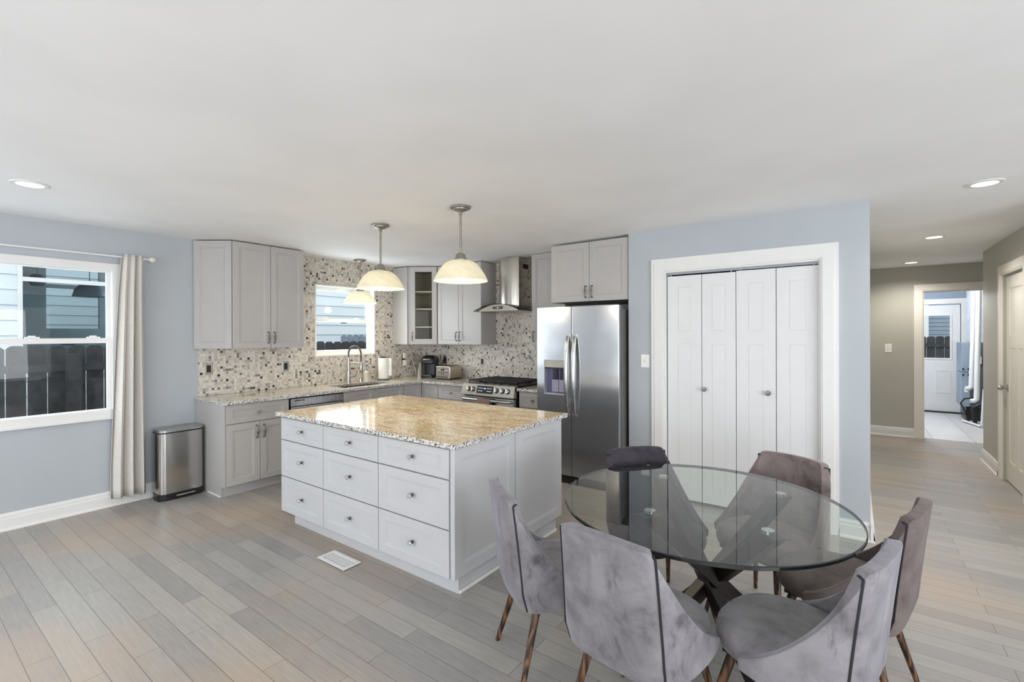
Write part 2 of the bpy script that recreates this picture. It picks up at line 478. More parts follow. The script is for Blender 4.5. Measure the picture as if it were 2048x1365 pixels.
def nested(bm, steps, back, mi=0):
    """front panel from nested rectangles: steps = [(x0,x1,z0,z1,y)], outermost first; back = y of the back face. Faces -y."""
    rings = []
    x0, x1, z0, z1, y = steps[0]
    allr = [(x0, x1, z0, z1, back)] + list(steps)
    for x0, x1, z0, z1, y in allr:
        rings.append([bm.verts.new(p) for p in ((x0, y, z0), (x1, y, z0), (x1, y, z1), (x0, y, z1))])
    for r, s in zip(rings, rings[1:]):
        for k in range(4): bm.faces.new((r[k], r[(k + 1) % 4], s[(k + 1) % 4], s[k])).material_index = mi
    bm.faces.new(rings[-1]).material_index = mi; bm.faces.new(rings[0][::-1]).material_index = mi
    return bm
def shaker(bm, x0, x1, z0, z1, y=0.0, t=.02, fr=.058, dep=.009, frz=None):
    fz = frz or fr
    e = .0025
    st = [(x0, x1, z0, z1, y + e), (x0 + e, x1 - e, z0 + e, z1 - e, y),
          (x0 + fr, x1 - fr, z0 + fz, z1 - fz, y), (x0 + fr + .003, x1 - fr - .003, z0 + fz + .003, z1 - fz - .003, y + .004),
          (x0 + fr + .011, x1 - fr - .011, z0 + fz + .011, z1 - fz - .011, y + .004),
          (x0 + fr + .014, x1 - fr - .014, z0 + fz + .014, z1 - fz - .014, y + dep)]
    return nested(bm, st, y + t)
def ring_frame(bm, x0, x1, z0, z1, w, y0, y1, wb=None, wt=None, mi=0):
    """rectangular frame in the xz plane, member width w"""
    wb = w if wb is None else wb; wt = w if wt is None else wt
    o = [(x0, z0), (x1, z0), (x1, z1), (x0, z1)]; i = [(x0 + w, z0 + wb), (x1 - w, z0 + wb), (x1 - w, z1 - wt), (x0 + w, z1 - wt)]
    V = [[bm.verts.new((a, y, c)) for a, c in q] for y in (y0, y1) for q in (o, i)]
    for k in range(4):
        j = (k + 1) % 4
        for q in ((V[0][k], V[0][j], V[1][j], V[1][k]), (V[2][k], V[3][k], V[3][j], V[2][j]), (V[0][k], V[2][k], V[2][j], V[0][j]), (V[1][k], V[1][j], V[3][j], V[3][k])):
            bm.faces.new(q).material_index = mi
    return bm
# ------------------------------------------------------------------ the setting
XL, YB, YP = -5.41, 5.08, 4.34          # left wall, range wall, pantry wall
XPW, XPE = -1.77, .088                  # pantry wall ends
YHE, XHR = 9.0, 1.24                    # hall end wall, hall right wall
W1 = (-.55, 1.36, .835, 2.178)          # big window opening (y0,y1,z0,z1)
W2 = (3.265, 4.172, 1.258, 2.168)       # kitchen window opening
struct('floor', box(bm_new(), XL - .15, 4.6, -3.0, YHE + .06, -.12, 0), M_FLOOR)
struct('floor_utility', box(bm_new(), -.6, 3.2, YHE + .06, 12.25, -.12, .003), M_TILE)
struct('ceiling', box(bm_new(), XL - .15, 4.6, -3.0, 12.25, HC, HC + .12), M_CEIL)
struct('wall_left', wall_grid(bm_new(), 'x', XL - .14, XL, (-3, YB), (0, HC), [W1, W2]), M_BLUE)
struct('wall_back', wall_grid(bm_new(), 'y', YB, YB + .12, (XL - .14, XPW + .02), (0, HC), []), M_BLUE)
PD = (-1.425, -.215, 0, 2.105)
struct('wall_pantry', wall_grid(bm_new(), 'y', YP, YP + .115, (XPW, XPE), (0, HC), [PD]), M_BLUE)
struct('wall_pantry_return', box(bm_new(), XPW, XPW + .11, YP + .115, YB, 0, HC), M_BLUE)
struct('wall_pantry_inside', box(bm_new(), XPW + .11, XPE - .11, YB, YB + .1, 0, HC), M_WHITE)
struct('wall_hall_left', box(bm_new(), XPE - .11, XPE, YP + .115, YHE, 0, HC), M_HALL)
HD = (.79, 1.62, 0, 2.13)
struct('wall_hall_end', wall_grid(bm_new(), 'y', YHE, YHE + .12, (XPE - .11, 3.2), (0, HC), [HD]), M_HALL)
RD = (6.13, 6.965, 0, 2.125)
struct('wall_hall_right', wall_grid(bm_new(), 'x', XHR, XHR + .12, (4.9, 7.9), (0, HC), [RD]), M_HALL)
struct('wall_hall_far', box(bm_new(), XHR + .12, 3.2, 7.78, 7.9, 0, HC), M_HALL)
struct('wall_hall_east', box(bm_new(), 3.2, 3.32, 7.78, 12.25, 0, HC), M_HALL)
struct('wall_living_return', box(bm_new(), XHR + .12, 4.6, 4.9, 5.02, 0, HC), M_BLUE)
struct('wall_right', wall_grid(bm_new(), 'x', 4.6, 4.72, (-3, 5.02), (0, HC), [(-1.8, 2.6, .5, 2.2)]), M_BLUE)
struct('wall_rear', wall_grid(bm_new(), 'y', -3.12, -3.0, (XL - .14, 4.72), (0, HC), [(-4.6, -.7, .35, 2.3), (.8, 3.6, .35, 2.3)]), M_BLUE)
UD = (.78, 1.605, 0, 2.08)
struct('wall_utility', wall_grid(bm_new(), 'y', 12.1, 12.25, (-.6, 3.2), (0, HC), [UD]), M_UTIL)
struct('wall_utility_left', box(bm_new(), -.6, -.5, YHE + .12, 12.1, 0, HC), M_UTIL)

def baseboard(name, axis, face, u0, u1, sign, mat=M_WHITE, h=.135, t=.018):
    """profile extruded along a wall; face = wall surface coordinate, sign = direction into the room"""
    prof = [(0, 0), (t + .012, 0), (t + .010, .012), (t, .02), (t, h - .045), (t - .004, h - .038), (t - .004, h - .018), (t - .011, h - .008), (t - .012, h), (0, h)]
    bm = bm_new(); rings = []
    for u in (u0, u1):
        rings.append([bm.verts.new((face + sign * d, u, z) if axis == 'x' else (u, face + sign * d, z)) for d, z in prof])
    n = len(prof)
    for k in range(n): bm.faces.new((rings[0][k], rings[0][(k + 1) % n], rings[1][(k + 1) % n], rings[1][k]))
    caps = [bm.faces.new(rings[0]), bm.faces.new(rings[1][::-1])]
    bmesh.ops.triangulate(bm, faces=caps)
    return struct(name, bm, mat)
baseboard('baseboard_left', 'x', XL, -3, 1.972, 1)
baseboard('baseboard_pantry', 'y', YP, -.099, XPE - .001, -1)
baseboard('baseboard_hall_left', 'x', XPE, YP - .0305, YHE, 1)
baseboard('baseboard_hall_end', 'y', YHE, XPE, .69, -1)
baseboard('baseboard_hall_right', 'x', XHR, 7.07, 7.918, -1, h=.14)
baseboard('baseboard_hall_near', 'x', XHR, 4.9, 6.02, -1, h=.14)

def casing(name, axis, face, sign, u0, u1, ztop, w=.105, t=.02, mat=M_WHITE, z0=0):
    """door casing: stepped flat boards around an opening, one connected mesh"""
    bm = bm_new()
    lay = [(0, w, t), (.018, w - .02, t + .006)]
    for a, b, tt in [(0, w, t), (.012, w - .03, t + .006)]:
        pts = [(u0 - b, z0), (u0 - a, z0), (u0 - a, ztop + a), (u1 + a, ztop + a), (u1 + a, z0), (u1 + b, z0), (u1 + b, ztop + b), (u0 - b, ztop + b)]
        A = []; B = []
        for u, z in pts:
            A.append(bm.verts.new((face, u, z) if axis == 'x' else (u, face, z)))
            B.append(bm.verts.new((face + sign * tt, u, z) if axis == 'x' else (u, face + sign * tt, z)))
        n = 8
        for k in range(n): bm.faces.new((A[k], A[(k + 1) % n], B[(k + 1) % n], B[k]))
        for S in (A, B):
            for q in ((0, 1, 2, 7), (2, 3, 6, 7), (3, 4, 5, 6)): bm.faces.new([S[i] for i in q])
    return struct(name, bm, mat)
casing('trim_1', 'y', YP, -1, PD[0], PD[1], PD[3], .115)
casing('trim_2', 'y', YHE, -1, HD[0], HD[1], HD[3], .1, mat=M_HALLDOOR)
casing('trim_3', 'x', XHR, -1, RD[0], RD[1], RD[3], .1, mat=M_HALLDOOR)
casing('trim_4', 'y', 12.1, -1, UD[0], UD[1], UD[3], .1)
# jamb linings
def jamb(name, axis, c0, c1, u0, u1, zt, mat=M_WHITE, t=.014):
    bm = bm_new()
    pts = [(u0, 0), (u0 + t, 0), (u0 + t, zt - t), (u1 - t, zt - t), (u1 - t, 0), (u1, 0), (u1, zt), (u0, zt)]
    A = []; B = []
    for u, z in pts:
        A.append(bm.verts.new((c0, u, z) if axis == 'x' else (u, c0, z))); B.append(bm.verts.new((c1, u, z) if axis == 'x' else (u, c1, z)))
    for k in range(8): bm.faces.new((A[k], A[(k + 1) % 8], B[(k + 1) % 8], B[k]))
    for S in (A, B):
        for q in ((0, 1, 2, 7), (2, 3, 6, 7), (3, 4, 5, 6)): bm.faces.new([S[i] for i in q])
    return struct(name, bm, mat)
jamb('trim_5', 'y', YHE, YHE + .12, HD[0], HD[1], HD[3], M_HALLDOOR)
jamb('trim_6', 'y', YP, YP + .115, PD[0], PD[1], PD[3])

# pantry bifold door: four leaves, each with a short upper and a long lower recessed panel
d1 = bpy.data.objects.new('door_1', None); COL.objects.link(d1); d1['kind'] = 'structure'; d1.location = (0, YP + .03, 0)
d1['label'] = 'white four leaf bifold pantry door beside the fridge'
LX = [-1.405, -1.101, -.822, -.521, -.222]
for i in range(4):
    a, b = LX[i] + .0025, LX[i + 1] - .0025
    bm = bm_new()
    zt = 2.058 + (.006 if i > 1 else 0); zb = .03
    # leaf front divided into bands, each panel nested
    mx0, mx1 = (a + b) / 2 - .055, (a + b) / 2 + .055
    bands = [(zb, .16, None), (.16, 1.44, 1), (1.44, 1.555, None), (1.555, 1.955, 1), (1.955, zt, None)]
    box(bm, a, b, .004, .035, zb, zt)
    for z0, z1, p in bands:
        if p is None:
            nested(bm, [(a, b, z0, z1, 0)], .004)
        else:
            nested(bm, [(a, mx0, z0, z1, 0)], .004); nested(bm, [(mx1, b, z0, z1, 0)], .004)
            nested(bm, [(mx0, mx1, z0, z1, .003), (mx0 + .004, mx1 - .004, z0 + .004, z1 - .004, .0005)], .004)
    lf = obj('door_leaf', bm, M_DOORW, d1)
    if i in (1, 2):
        kx = -1.078 if i == 1 else -.579
        bm = lathe(bm_new(), [(.006, 0), (.006, -.016), (.017, -.02), (.021, -.028), (.018, -.037), (0, -.039)], 18, (kx, 0, 1.04), 'y')
        obj('knob', bm, M_PEWTER, lf, smooth='auto')
bm = bm_new(); box(bm, -1.41, -.222, .0, .03, 2.072, 2.091)
obj('track', bm, plain('grey_track', srgb(150, 152, 160), .4, .6, vary=0), d1)
for x in (-1.375, -.862, -.79, -.262):
    obj('pivot_pin', tube(bm_new(), [(x, .014, 2.058), (x, .014, 2.073)], .004, 8), M_WHITE, d1)

# hall right door with three panels (top one wide, two tall below)
d3 = bpy.data.objects.new('door_3', None); COL.objects.link(d3); d3['kind'] = 'structure'
d3.location = (XHR + .022, RD[1], 0); d3.rotation_euler = (0, 0, -PI / 2)   # local x runs towards -Y, local -y faces -X
wd = RD[1] - RD[0]
bm = bm_new(); box(bm, .018, wd - .018, .006, .04, .012, 2.105)
def panel_door(bm, w0, w1, zb, zt, panels, y=0, dep=.006):
    xs = sorted({w0, w1, *[p[0] for p in panels], *[p[1] for p in panels]}); zs = sorted({zb, zt, *[p[2] for p in panels], *[p[3] for p in panels]})
    for a, b in zip(xs, xs[1:]):
        for c, d in zip(zs, zs[1:]):
            m, n = (a + b) / 2, (c + d) / 2
            if any(p[0] < m < p[1] and p[2] < n < p[3] for p in panels): continue
            nested(bm, [(a, b, c, d, y)], y + dep)
    for a, b, c, d in panels:
        ring_frame(bm, a, b, c, d, .008, y + .003, y + dep)
panel_door(bm, .018, wd - .018, .012, 2.105, [(.13, wd - .13, 1.49, 1.98), (.13, .36, .22, 1.38), (wd - .36, wd - .13, .22, 1.38)], 0, .008)
lf = obj('door_leaf', bm, M_HALLDOOR, d3)
bm = lathe(bm_new(), [(.032, 0), (.032, -.006), (.012, -.01), (.012, -.035), (.026, -.045), (.029, -.06), (.024, -.072), (0, -.076)], 20, (.075, 0, .965), 'y')
obj('door_knob', bm, M_NICKEL, d3, smooth='auto')

# exterior utility door with a glass light
d2 = bpy.data.objects.new('door_2', None); COL.objects.link(d2); d2['kind'] = 'structure'; d2.location = (0, 12.12, 0)
bm = bm_new()
wall_grid(bm, 'y', 0, .045, (UD[0] + .012, UD[1] - .012), (.03, 2.06), [(.93, 1.455, 1.05, 1.86)])
obj('door_leaf', bm, M_DOORW, d2)
bm = ring_frame(bm_new(), .90, 1.48, 1.02, 1.89, .03, -.012, 0); obj('glazing_frame', bm, M_WHITE, d2)
obj('pane', box(bm_new(), .93, 1.455, .018, .024, 1.05, 1.86), M_PANE, d2)
bm = ring_frame(bm_new(), 1.25, 1.46, .38, .82, .02, -.006, 0); ring_frame(bm, .93, 1.13, .38, .82, .02, -.006, 0)
obj('panel_molding', bm, M_DOORW, d2)
struct('trim_7', box(bm_new(), UD[0], UD[1], 12.09, 12.13, .003, .03), M_DARK)

# windows ------------------------------------------------------------
def window(name, o, frame, sashx, rail, inset):
    """double-hung window in the left wall; o = opening, frame = face width, rail = (z0,z1) of the meeting rail"""
    y0, y1, z0, z1 = o
    w = bpy.data.objects.new(name, None); COL.objects.link(w); w['kind'] = 'structure'
    w.location = (XL, 0, 0); w.rotation_euler = (0, 0, PI / 2)      # local x = world y, local y = -world x
    return w
w1 = window('window_1', W1, 0, 0, 0, 0)
y0, y1, z0, z1 = W1
obj('window_frame', ring_frame(bm_new(), y0, y1, z0 - .04, z1, .055, -.012, .11, wb=.075, wt=.06), M_WHITE, w1)
# lower sash (room side) and upper sash (outer)
obj('lower_sash', ring_frame(bm_new(), y0 + .05, y1 - .05, z0 + .03, 1.51, .035, .025, .06, wb=.012, wt=.045), M_WHITE, w1)
obj('upper_sash', ring_frame(bm_new(), y0 + .05, y1 - .05, 1.47, z1 - .055, .03, .065, .095, wb=.04, wt=.02), M_WHITE, w1)
obj('pane', box(bm_new(), y0 + .08, y1 - .08, .04, .044, z0 + .04, 1.47), M_PANE, w1)
obj('pane', box(bm_new(), y0 + .075, y1 - .075, .078, .082, 1.50, z1 - .07), M_PANE, w1)
obj('window_sill', box(bm_new(), y0 - .01, y1 + .01, -.03, -.012, z0 - .05, z0 - .035, .003), M_WHITE, w1)
for yy in (.80, 1.185):
    bm = bm_new(); box(bm, yy - .045, yy + .045, .035, .06, 1.51, 1.522, .004); box(bm, yy - .025, yy + .02, .03, .055, 1.518, 1.532, .004)
    obj('sash_lock', bm, M_WPLAS, w1)
obj('sash_latch', box(bm_new(), .97, 1.06, .022, .03, 1.452, 1.462), M_DARK, w1)
w2 = window('window_2', W2, 0, 0, 0, 0)
y0, y1, z0, z1 = W2
obj('window_frame', ring_frame(bm_new(), y0, y1, z0, z1, .018, -.012, .13), M_WHITE, w2)
obj('lower_sash', ring_frame(bm_new(), y0 + .018, y1 - .018, z0 + .018, 1.742, .05, .06, .095, wb=.06, wt=.042), M_WHITE, w2)
obj('upper_sash', ring_frame(bm_new(), y0 + .018, y1 - .018, 1.70, z1 - .018, .04, .098, .128, wb=.04, wt=.05), M_WHITE, w2)
obj('pane', box(bm_new(), y0 + .06, y1 - .06, .075, .079, z0 + .07, 1.71), M_PANE, w2)
obj('pane', box(bm_new(), y0 + .05, y1 - .05, .112, .116, 1.73, z1 - .06), M_PANE, w2)
for yy in (3.47, 3.93):
    obj('sash_lock', box(bm_new(), yy - .03, yy + .03, .065, .085, 1.742, 1.756, .004), M_WPLAS, w2)
obj('sash_latch', box(bm_new(), 3.68, 3.76, .055, .062, 1.682, 1.696), M_DARK, w2)

# stone mosaic backsplash
bm = wall_grid(bm_new(), 'x', XL, XL + .008, (1.99, YB), (.91, HC), [W2])
struct('backsplash_left', bm, M_MOS_Y)
struct('backsplash_back', box(bm_new(), XL + .008, XPW - .9, YB - .008, YB, .91, HC), M_MOS_X)

# ------------------------------------------------------------------ cabinets
def pull(parent, x, z, y=0.0, L=.125, mat=None):
    zs = [0, 0, .012, .30, .40, .5, .60, .70, .988, 1, 1]
    bm = bm_new(); h = L / 2; r = .0048
    pts = [(x, y, z - h + .004), (x, y - .022, z - h + .004), (x, y - .028, z - h + .012), (x, y - .029, z - .025), (x, y - .030, z - .012), (x, y - .031, z), (x, y - .030, z + .012), (x, y - .029, z + .025), (x, y - .028, z + h - .012), (x, y - .022, z + h - .004), (x, y, z + h - .004)]
    tube(bm, pts, [.007, r, r, r, .0085, .0105, .0085, r, r, r, .007], 10)
    return obj('pull_handle', bm, mat or M_PEWTER, parent, smooth='auto')
def knob(parent, x, z, y=0.0):
    k = obj('knob', lathe(bm_new(), [(.011, 0), (.011, -.004), (.005, -.007), (.005, -.014), (.009, -.016)], 14, (x, y, z), 'y'), M_PEWTER, parent, smooth='auto')
    c = lathe(bm_new(), [(.009, -.016), (.0165, -.021), (.0175, -.028), (.012, -.036), (0, -.037)], 10, (x, y, z), 'y')
    for f in c.faces: f.material_index = 1
    # crystal head joined to its stem
    bm = bmesh.new(); bm.from_mesh(k.data); me = bpy.data.meshes.new('t'); c.to_mesh(me); c.free(); bm.from_mesh(me); bpy.data.meshes.remove(me)
    bm.to_mesh(k.data); bm.free(); k.data.materials.append(M_CRYS)
    return k
def cabinet(name, label, loc, rz, w, d, z0, h, fronts, mat=M_CAB, toe=0.0, group=None, body_inset=.001, body=True, top_gap=True):
    """local frame: x along the front, -y outwards, fronts' faces at y=0"""
    t = thing(name, label, 'cabinet', (loc[0], loc[1], 0), rz, group)
    bm = bm_new()
    if body:
        box(bm, body_inset, w - body_inset, .0205, d, z0, z0 + h)
        obj('body', bm, mat, t)
    if toe:
        obj('toe_kick', box(bm_new(), body_inset, w - body_inset, toe, toe + .02, 0, z0), mat, t)
    for fr in fronts:
        kind, x0, x1, a, b = fr[:5]
        frw = min(.058, (x1 - x0) * .24); frz = min(.058, (b - a) * .27)
        f = obj('drawer' if kind == 'drawer' else ('front_panel' if kind == 'panel' else 'door'), shaker(bm_new(), x0, x1, a, b, 0, .02, frw, .009, frz), mat, t)
        for hd in fr[5:]:
            if hd[0] == 'pull': pull(f, hd[1], hd[2])
            elif hd[0] == 'knob': knob(f, hd[1], hd[2])
    return t
g = .0022
XD = -4.76      # plane of the base fronts on the left run
RZL = PI / 2    # left-run cabinets face +X; local x = +Y
def lx(y, y0): return y - y0
# base cabinet at the near end
Y0, Y1, Ym = 1.977, 2.588, 2.293
cabinet('base_cabinet', 'grey two door base cabinet with one drawer, beside the steel bin', (XD, Y0), RZL, Y1 - Y0, .64, .1, .775,
        [('drawer', .004, Y1 - Y0 - g, .69, .868, ('knob', (Y1 - Y0) / 2, .775)),
         ('door', .004, Ym - Y0 - g, .105, .682, ('pull', Ym - Y0 - .035, .585)),
         ('door', Ym - Y0 + g, Y1 - Y0 - g, .105, .682, ('pull', Ym - Y0 + .035, .585))], toe=.07)
# end panel and shoe of the near cabinet reach the floor
t = thing('cabinet_end_panel', 'plain grey end panel closing the base cabinets beside the steel bin', 'panel', (0, 0, 0))
obj('panel', box(bm_new(), XL + .012, -4.83, 1.962, 1.9765, 0, .877), M_CAB, t)
obj('front_return', box(bm_new(), -4.83, XD - .001, 1.962, 1.9765, .1, .877), M_CAB, t)
obj('shoe_molding', box(bm_new(), -5.1, -4.83, 1.951, 1.962, 0, .018, .004), M_WHITE, t)
# dishwasher
Y0, Y1 = 2.597, 3.228
t = thing('dishwasher', 'stainless steel dishwasher under the counter between grey base cabinets', 'dishwasher', (XD, Y0, 0), RZL)
w = Y1 - Y0
obj('body', box(bm_new(), .004, w - .004, .03, .6, .1, .868), M_DARK, t)
obj('door', box(bm_new(), .006, w - .006, -.01, .03, .11, .775, .004), M_STEEL, t)
obj('control_strip', box(bm_new(), .006, w - .006, -.004, .03, .78, .862, .004), M_STEEL, t)
obj('vent_slot', box(bm_new(), .05, .16, -.0055, -.004, .835, .845), M_DARK, t)
obj('bar_handle', tube(bm_new(), [(.04, -.01, .745), (.04, -.045, .745), (w - .04, -.045, .745), (w - .04, -.01, .745)], .011, 10), M_STEEL, t, smooth='auto')
obj('kick_plate', box(bm_new(), .004, w - .004, .06, .08, 0, .1), M_DARK, t)
# sink base
Y0, Y1, Ym = 3.232, 4.128, 3.667
cabinet('sink_base_cabinet', 'grey sink base cabinet with two false drawer fronts below the kitchen window', (XD, Y0), RZL, Y1 - Y0, .64, .1, .58,
        [('panel', g, Ym - Y0 - g, .69, .868), ('panel', Ym - Y0 + g, Y1 - Y0 - g, .69, .868),
         ('door', g, Ym - Y0 - g, .105, .682, ('pull', Ym - Y0 - .035, .585)), ('door', Ym - Y0 + g, Y1 - Y0 - g, .105, .682, ('pull', Ym - Y0 + .035, .585))], toe=.07)
# corner cabinet, window-wall side and range-wall side
cabinet('corner_base_cabinet', 'narrow grey corner base cabinet right of the sink cabinet, on the window wall', (XD, 4.132), RZL, 4.443 - 4.132, .64, .1, .77,
        [('door', .006, 4.443 - 4.132 - .004, .105, .868)], toe=.07)
YF = 4.45
t = cabinet('corner_base_cabinet', 'narrow grey corner base cabinet left of the drawer cabinet, on the range wall', (-4.742, YF), 0, .278, .6, .1, .77,
        [('door', .006, .274, .105, .868)], toe=.07)
obj('corner_filler', box(bm_new(), -.0172, .0045, -.005, .019, .1, .87), M_CAB, t)
cabinet('drawer_base_cabinet', 'grey drawer base cabinet directly left of the steel range', (-4.46, YF), 0, .476, .6, .1, .77,
        [('drawer', g, .474, .69, .868, ('knob', .238, .775)), ('door', g, .474, .105, .682, ('pull', .43, .585))], toe=.07)
cabinet('narrow_base_cabinet', 'narrow grey base cabinet between the steel range and the fridge', (-3.155, YF), 0, .40, .6, .1, .77,
        [('drawer', g + .006, .398, .69, .868, ('knob', .195, .775)), ('door', g + .006, .398, .105, .682, ('pull', .05, .585))], toe=.07)
# fillers behind the corner (closed carcass)
# worktops
def slab(bm, pts, z0, z1):
    return prism(bm, pts, z0, z1)
t = thing('granite_worktop', 'cream granite worktop along the window wall with the sink cut into it', 'worktop', (0, 0, 0))
SX0, SX1, SY0, SY1 = -5.215, -4.86, 3.31, 4.03
bm = bm_new()
XW, XF = XL + .0085, -4.715
for x0, x1, a, b in ((XW, XF, 1.952, SY0), (XW, SX0, SY0, SY1), (SX1, XF, SY0, SY1), (XW, XF, SY1, YB - .0085), (XF, -3.982, 4.41, YB - .0085)):
    box(bm, x0, x1, a, b, .878, .908)
bmesh.ops.remove_doubles(bm, verts=bm.verts, dist=1e-5)
cent = {}
for f in bm.faces: cent.setdefault(tuple(round(x, 4) for x in f.calc_center_median()), []).append(f)
bmesh.ops.delete(bm, geom=[f for v in cent.values() if len(v) > 1 for f in v], context='FACES')
for f in bm.faces:
    if abs(f.normal.z) < .5: f.material_index = 1
obj('slab', bm, [M_GRAN_W, M_GRAN_E], t)
bm = box(bm_new(), -3.15, -2.74, 4.41, YB - .0085, .878, .908)
bm.faces.ensure_lookup_table()
for f in bm.faces:
    f.normal_update()
    if abs(f.normal.z) < .5: f.material_index = 1
tag(obj('granite_worktop', bm, [M_GRAN_W, M_GRAN_E]), 'short piece of cream granite worktop between range and fridge', 'worktop')
# sink basin
t = thing('kitchen_sink', 'dark undermount sink basin set in the granite under the window', 'sink', ((SX0 + SX1) / 2, (SY0 + SY1) / 2, .7))
hx, hy = (SX1 - SX0) / 2, (SY1 - SY0) / 2
bm = bm_new()
o1 = rrect(-hx, hx, -hy, hy, .05); i1 = rrect(-hx + .006, hx - .006, -hy + .006, hy - .006, .046)
rings = [[bm.verts.new((x, y, z)) for x, y in q] for q, z in ((o1, .177), (o1, -.005), (i1, 0.0), (i1, .177))]
n = len(o1)
def bridge(bm, r, s):
    n = len(r)
    for k in range(n): bm.faces.new((r[k], r[(k + 1) % n], s[(k + 1) % n], s[k]))
bridge(bm, rings[0], rings[1]); bridge(bm, rings[3], rings[2]); bridge(bm, rings[0], rings[3]); bm.faces.new(rings[1]); bm.faces.new(rings[2])
obj('basin', bm, plain('dark_composite_sink', srgb(58, 52, 46), .35, .2), t)
obj('drain', lathe(bm_new(), [(0, .001), (.045, .001), (.045, .006), (.03, .004), (0, .003)], 20), M_STEEL, t, smooth='auto')

# wall cabinets, left run
ZU0, ZU1 = 1.395, 2.487
XU = -5.08
Y0, Y1, Ym = 2.183, 2.945, 2.566
cabinet('wall_cabinet', 'grey two door wall cabinet left of the kitchen window', (XU, Y0), RZL, Y1 - Y0, .32, ZU0, ZU1 - ZU0,
        [('door', g, Ym - Y0 - g, ZU0, ZU1, ('pull', Ym - Y0 - .032, 1.505)), ('door', Ym - Y0 + g, Y1 - Y0 - g, ZU0, ZU1, ('pull', Ym - Y0 + .032, 1.505))])
# angled end cabinet
ax, ay, bx_, by_ = XL + .012, 1.94, -5.085, 2.172
ang = math.atan2(by_ - ay, bx_ - ax); wl = math.hypot(bx_ - ax, by_ - ay)
t = thing('angled_wall_cabinet', 'grey angled end wall cabinet next to the curtained window', 'cabinet', (ax, ay, 0), ang)
obj('door', shaker(bm_new(), .006, wl - .004, ZU0, ZU1, 0, .02, .062), M_CAB, t)
bm = bm_new()
c_, s_ = math.cos(-ang), math.sin(-ang)
def loc2(x, y): return ((x - ax) * c_ - (y - ay) * s_, (x - ax) * s_ + (y - ay) * c_)
nx, ny = -math.sin(ang) * .021, math.cos(ang) * .021
prism(bm, [loc2(ax + nx, ay + ny), loc2(bx_ + nx, by_ + ny), loc2(-5.1, 2.1805), loc2(ax, 2.1805)], ZU0, ZU1)
obj('body', bm, M_CAB, t)
# corner cabinet with glass door
ax, ay, bx_, by_ = -5.088, 4.50, -4.768, 4.742
ang = math.atan2(by_ - ay, bx_ - ax); wl = math.hypot(bx_ - ax, by_ - ay)
c_, s_ = math.cos(-ang), math.sin(-ang)
t = thing('corner_wall_cabinet', 'grey corner wall cabinet with a glass door and empty shelves', 'cabinet', (ax, ay, 0), ang)
nx, ny = -math.sin(ang) * .021, math.cos(ang) * .021
P = [loc2(ax + nx, ay + ny), loc2(bx_ + nx, by_ + ny), loc2(-4.76, YB - .009), loc2(XL + .009, YB - .009), loc2(XL + .009, 4.495), loc2(ax - .006, 4.495)]
M_CABIN = plain('taupe_cabinet_interior', srgb(196, 188, 168), .5, vary=.02)
bm = bm_new()
# carcass: bottom, top, side walls, back walls (open towards the door)
prism(bm, P, ZU0, ZU0 + .018); prism(bm, P, ZU1 - .018, ZU1)
for i in (1, 2, 3, 4, 5):
    (x0, y0_), (x1, y1_) = P[i], P[(i + 1) % 6]
    dx, dy = x1 - x0, y1_ - y0_; L = math.hypot(dx, dy); px, py = -dy / L * .015, dx / L * .015
    if L < .03: continue
    prism(bm, [(x0, y0_), (x1, y1_), (x1 + px, y1_ + py), (x0 + px, y0_ + py)], ZU0 + .018, ZU1 - .018)
obj('carcass', bm, M_CAB, t)
bm = bm_new(); prism(bm, [loc2(XL + .0088, 4.4945), loc2(XL + .0088, 4.479), loc2(ax - .003, 4.479), loc2(ax - .003, 4.4945)], ZU0, ZU1)
obj('side_panel', bm, M_CAB, t)
Pi = [(x * .94 + .012, y * .93 + .012) for x, y in P]
for z in (1.63, 1.885, 2.13):
    obj('shelf', prism(bm_new(), Pi, z, z + .016), M_CREAMPL, t)
bm = bm_new()
(xa, ya), (xb, yb), (xc, yc) = P[2], P[3], P[4]
def inset_panel(p, q, off):
    dx, dy = q[0] - p[0], q[1] - p[1]; L = math.hypot(dx, dy); px, py = -dy / L, dx / L
    return [(p[0] + px * off, p[1] + py * off), (q[0] + px * off, q[1] + py * off), (q[0] + px * (off + .003), q[1] + py * (off + .003)), (p[0] + px * (off + .003), p[1] + py * (off + .003))]
obj('lining', prism(bm, inset_panel(P[2], P[3], .0155), ZU0 + .019, ZU1 - .019), M_CABIN, t)
obj('lining', prism(bm_new(), inset_panel(P[3], P[4], .0155), ZU0 + .019, ZU1 - .019), M_CABIN, t)
dr = obj('door', ring_frame(bm_new(), .026, wl - .002, ZU0, ZU1, .068, 0, .02, wb=.075, wt=.07), M_CAB, t)
obj('pane', box(bm_new(), .09, wl - .066, .009, .012, ZU0 + .07, ZU1 - .065), M_CABGLASS, dr)
pull(dr, .056, 1.505)
obj('stile', box(bm_new(), .0, .0245, .002, .02, ZU0, ZU1), M_CAB, t)
# range wall uppers
YU = 4.75
cabinet('wall_cabinet', 'grey two door wall cabinet left of the range hood', (-4.762, YU), 0, .797, .32, ZU0, ZU1 - ZU0,
        [('door', g, .398 - g, ZU0, ZU1, ('pull', .366, 1.505)), ('door', .398 + g, .795, ZU0, ZU1, ('pull', .43, 1.505))])
cabinet('wall_cabinet', 'narrow grey wall cabinet between the hood and the fridge', (-3.172, YU), 0, .47, .32, ZU0, 2.505 - ZU0 - .008,
        [('door', .004, .468, ZU0, 2.495, ('pull', .038, 1.505))])
cabinet('fridge_top_cabinet', 'short grey two door cabinet above the fridge', (-2.656, 4.36), 0, .875, .71, 1.868, .612,
        [('door', g, .455 - g, 1.868, 2.476, ('pull', .42, 1.965)), ('door', .455 + g, .873, 1.868, 2.476, ('pull', .49, 1.965))])

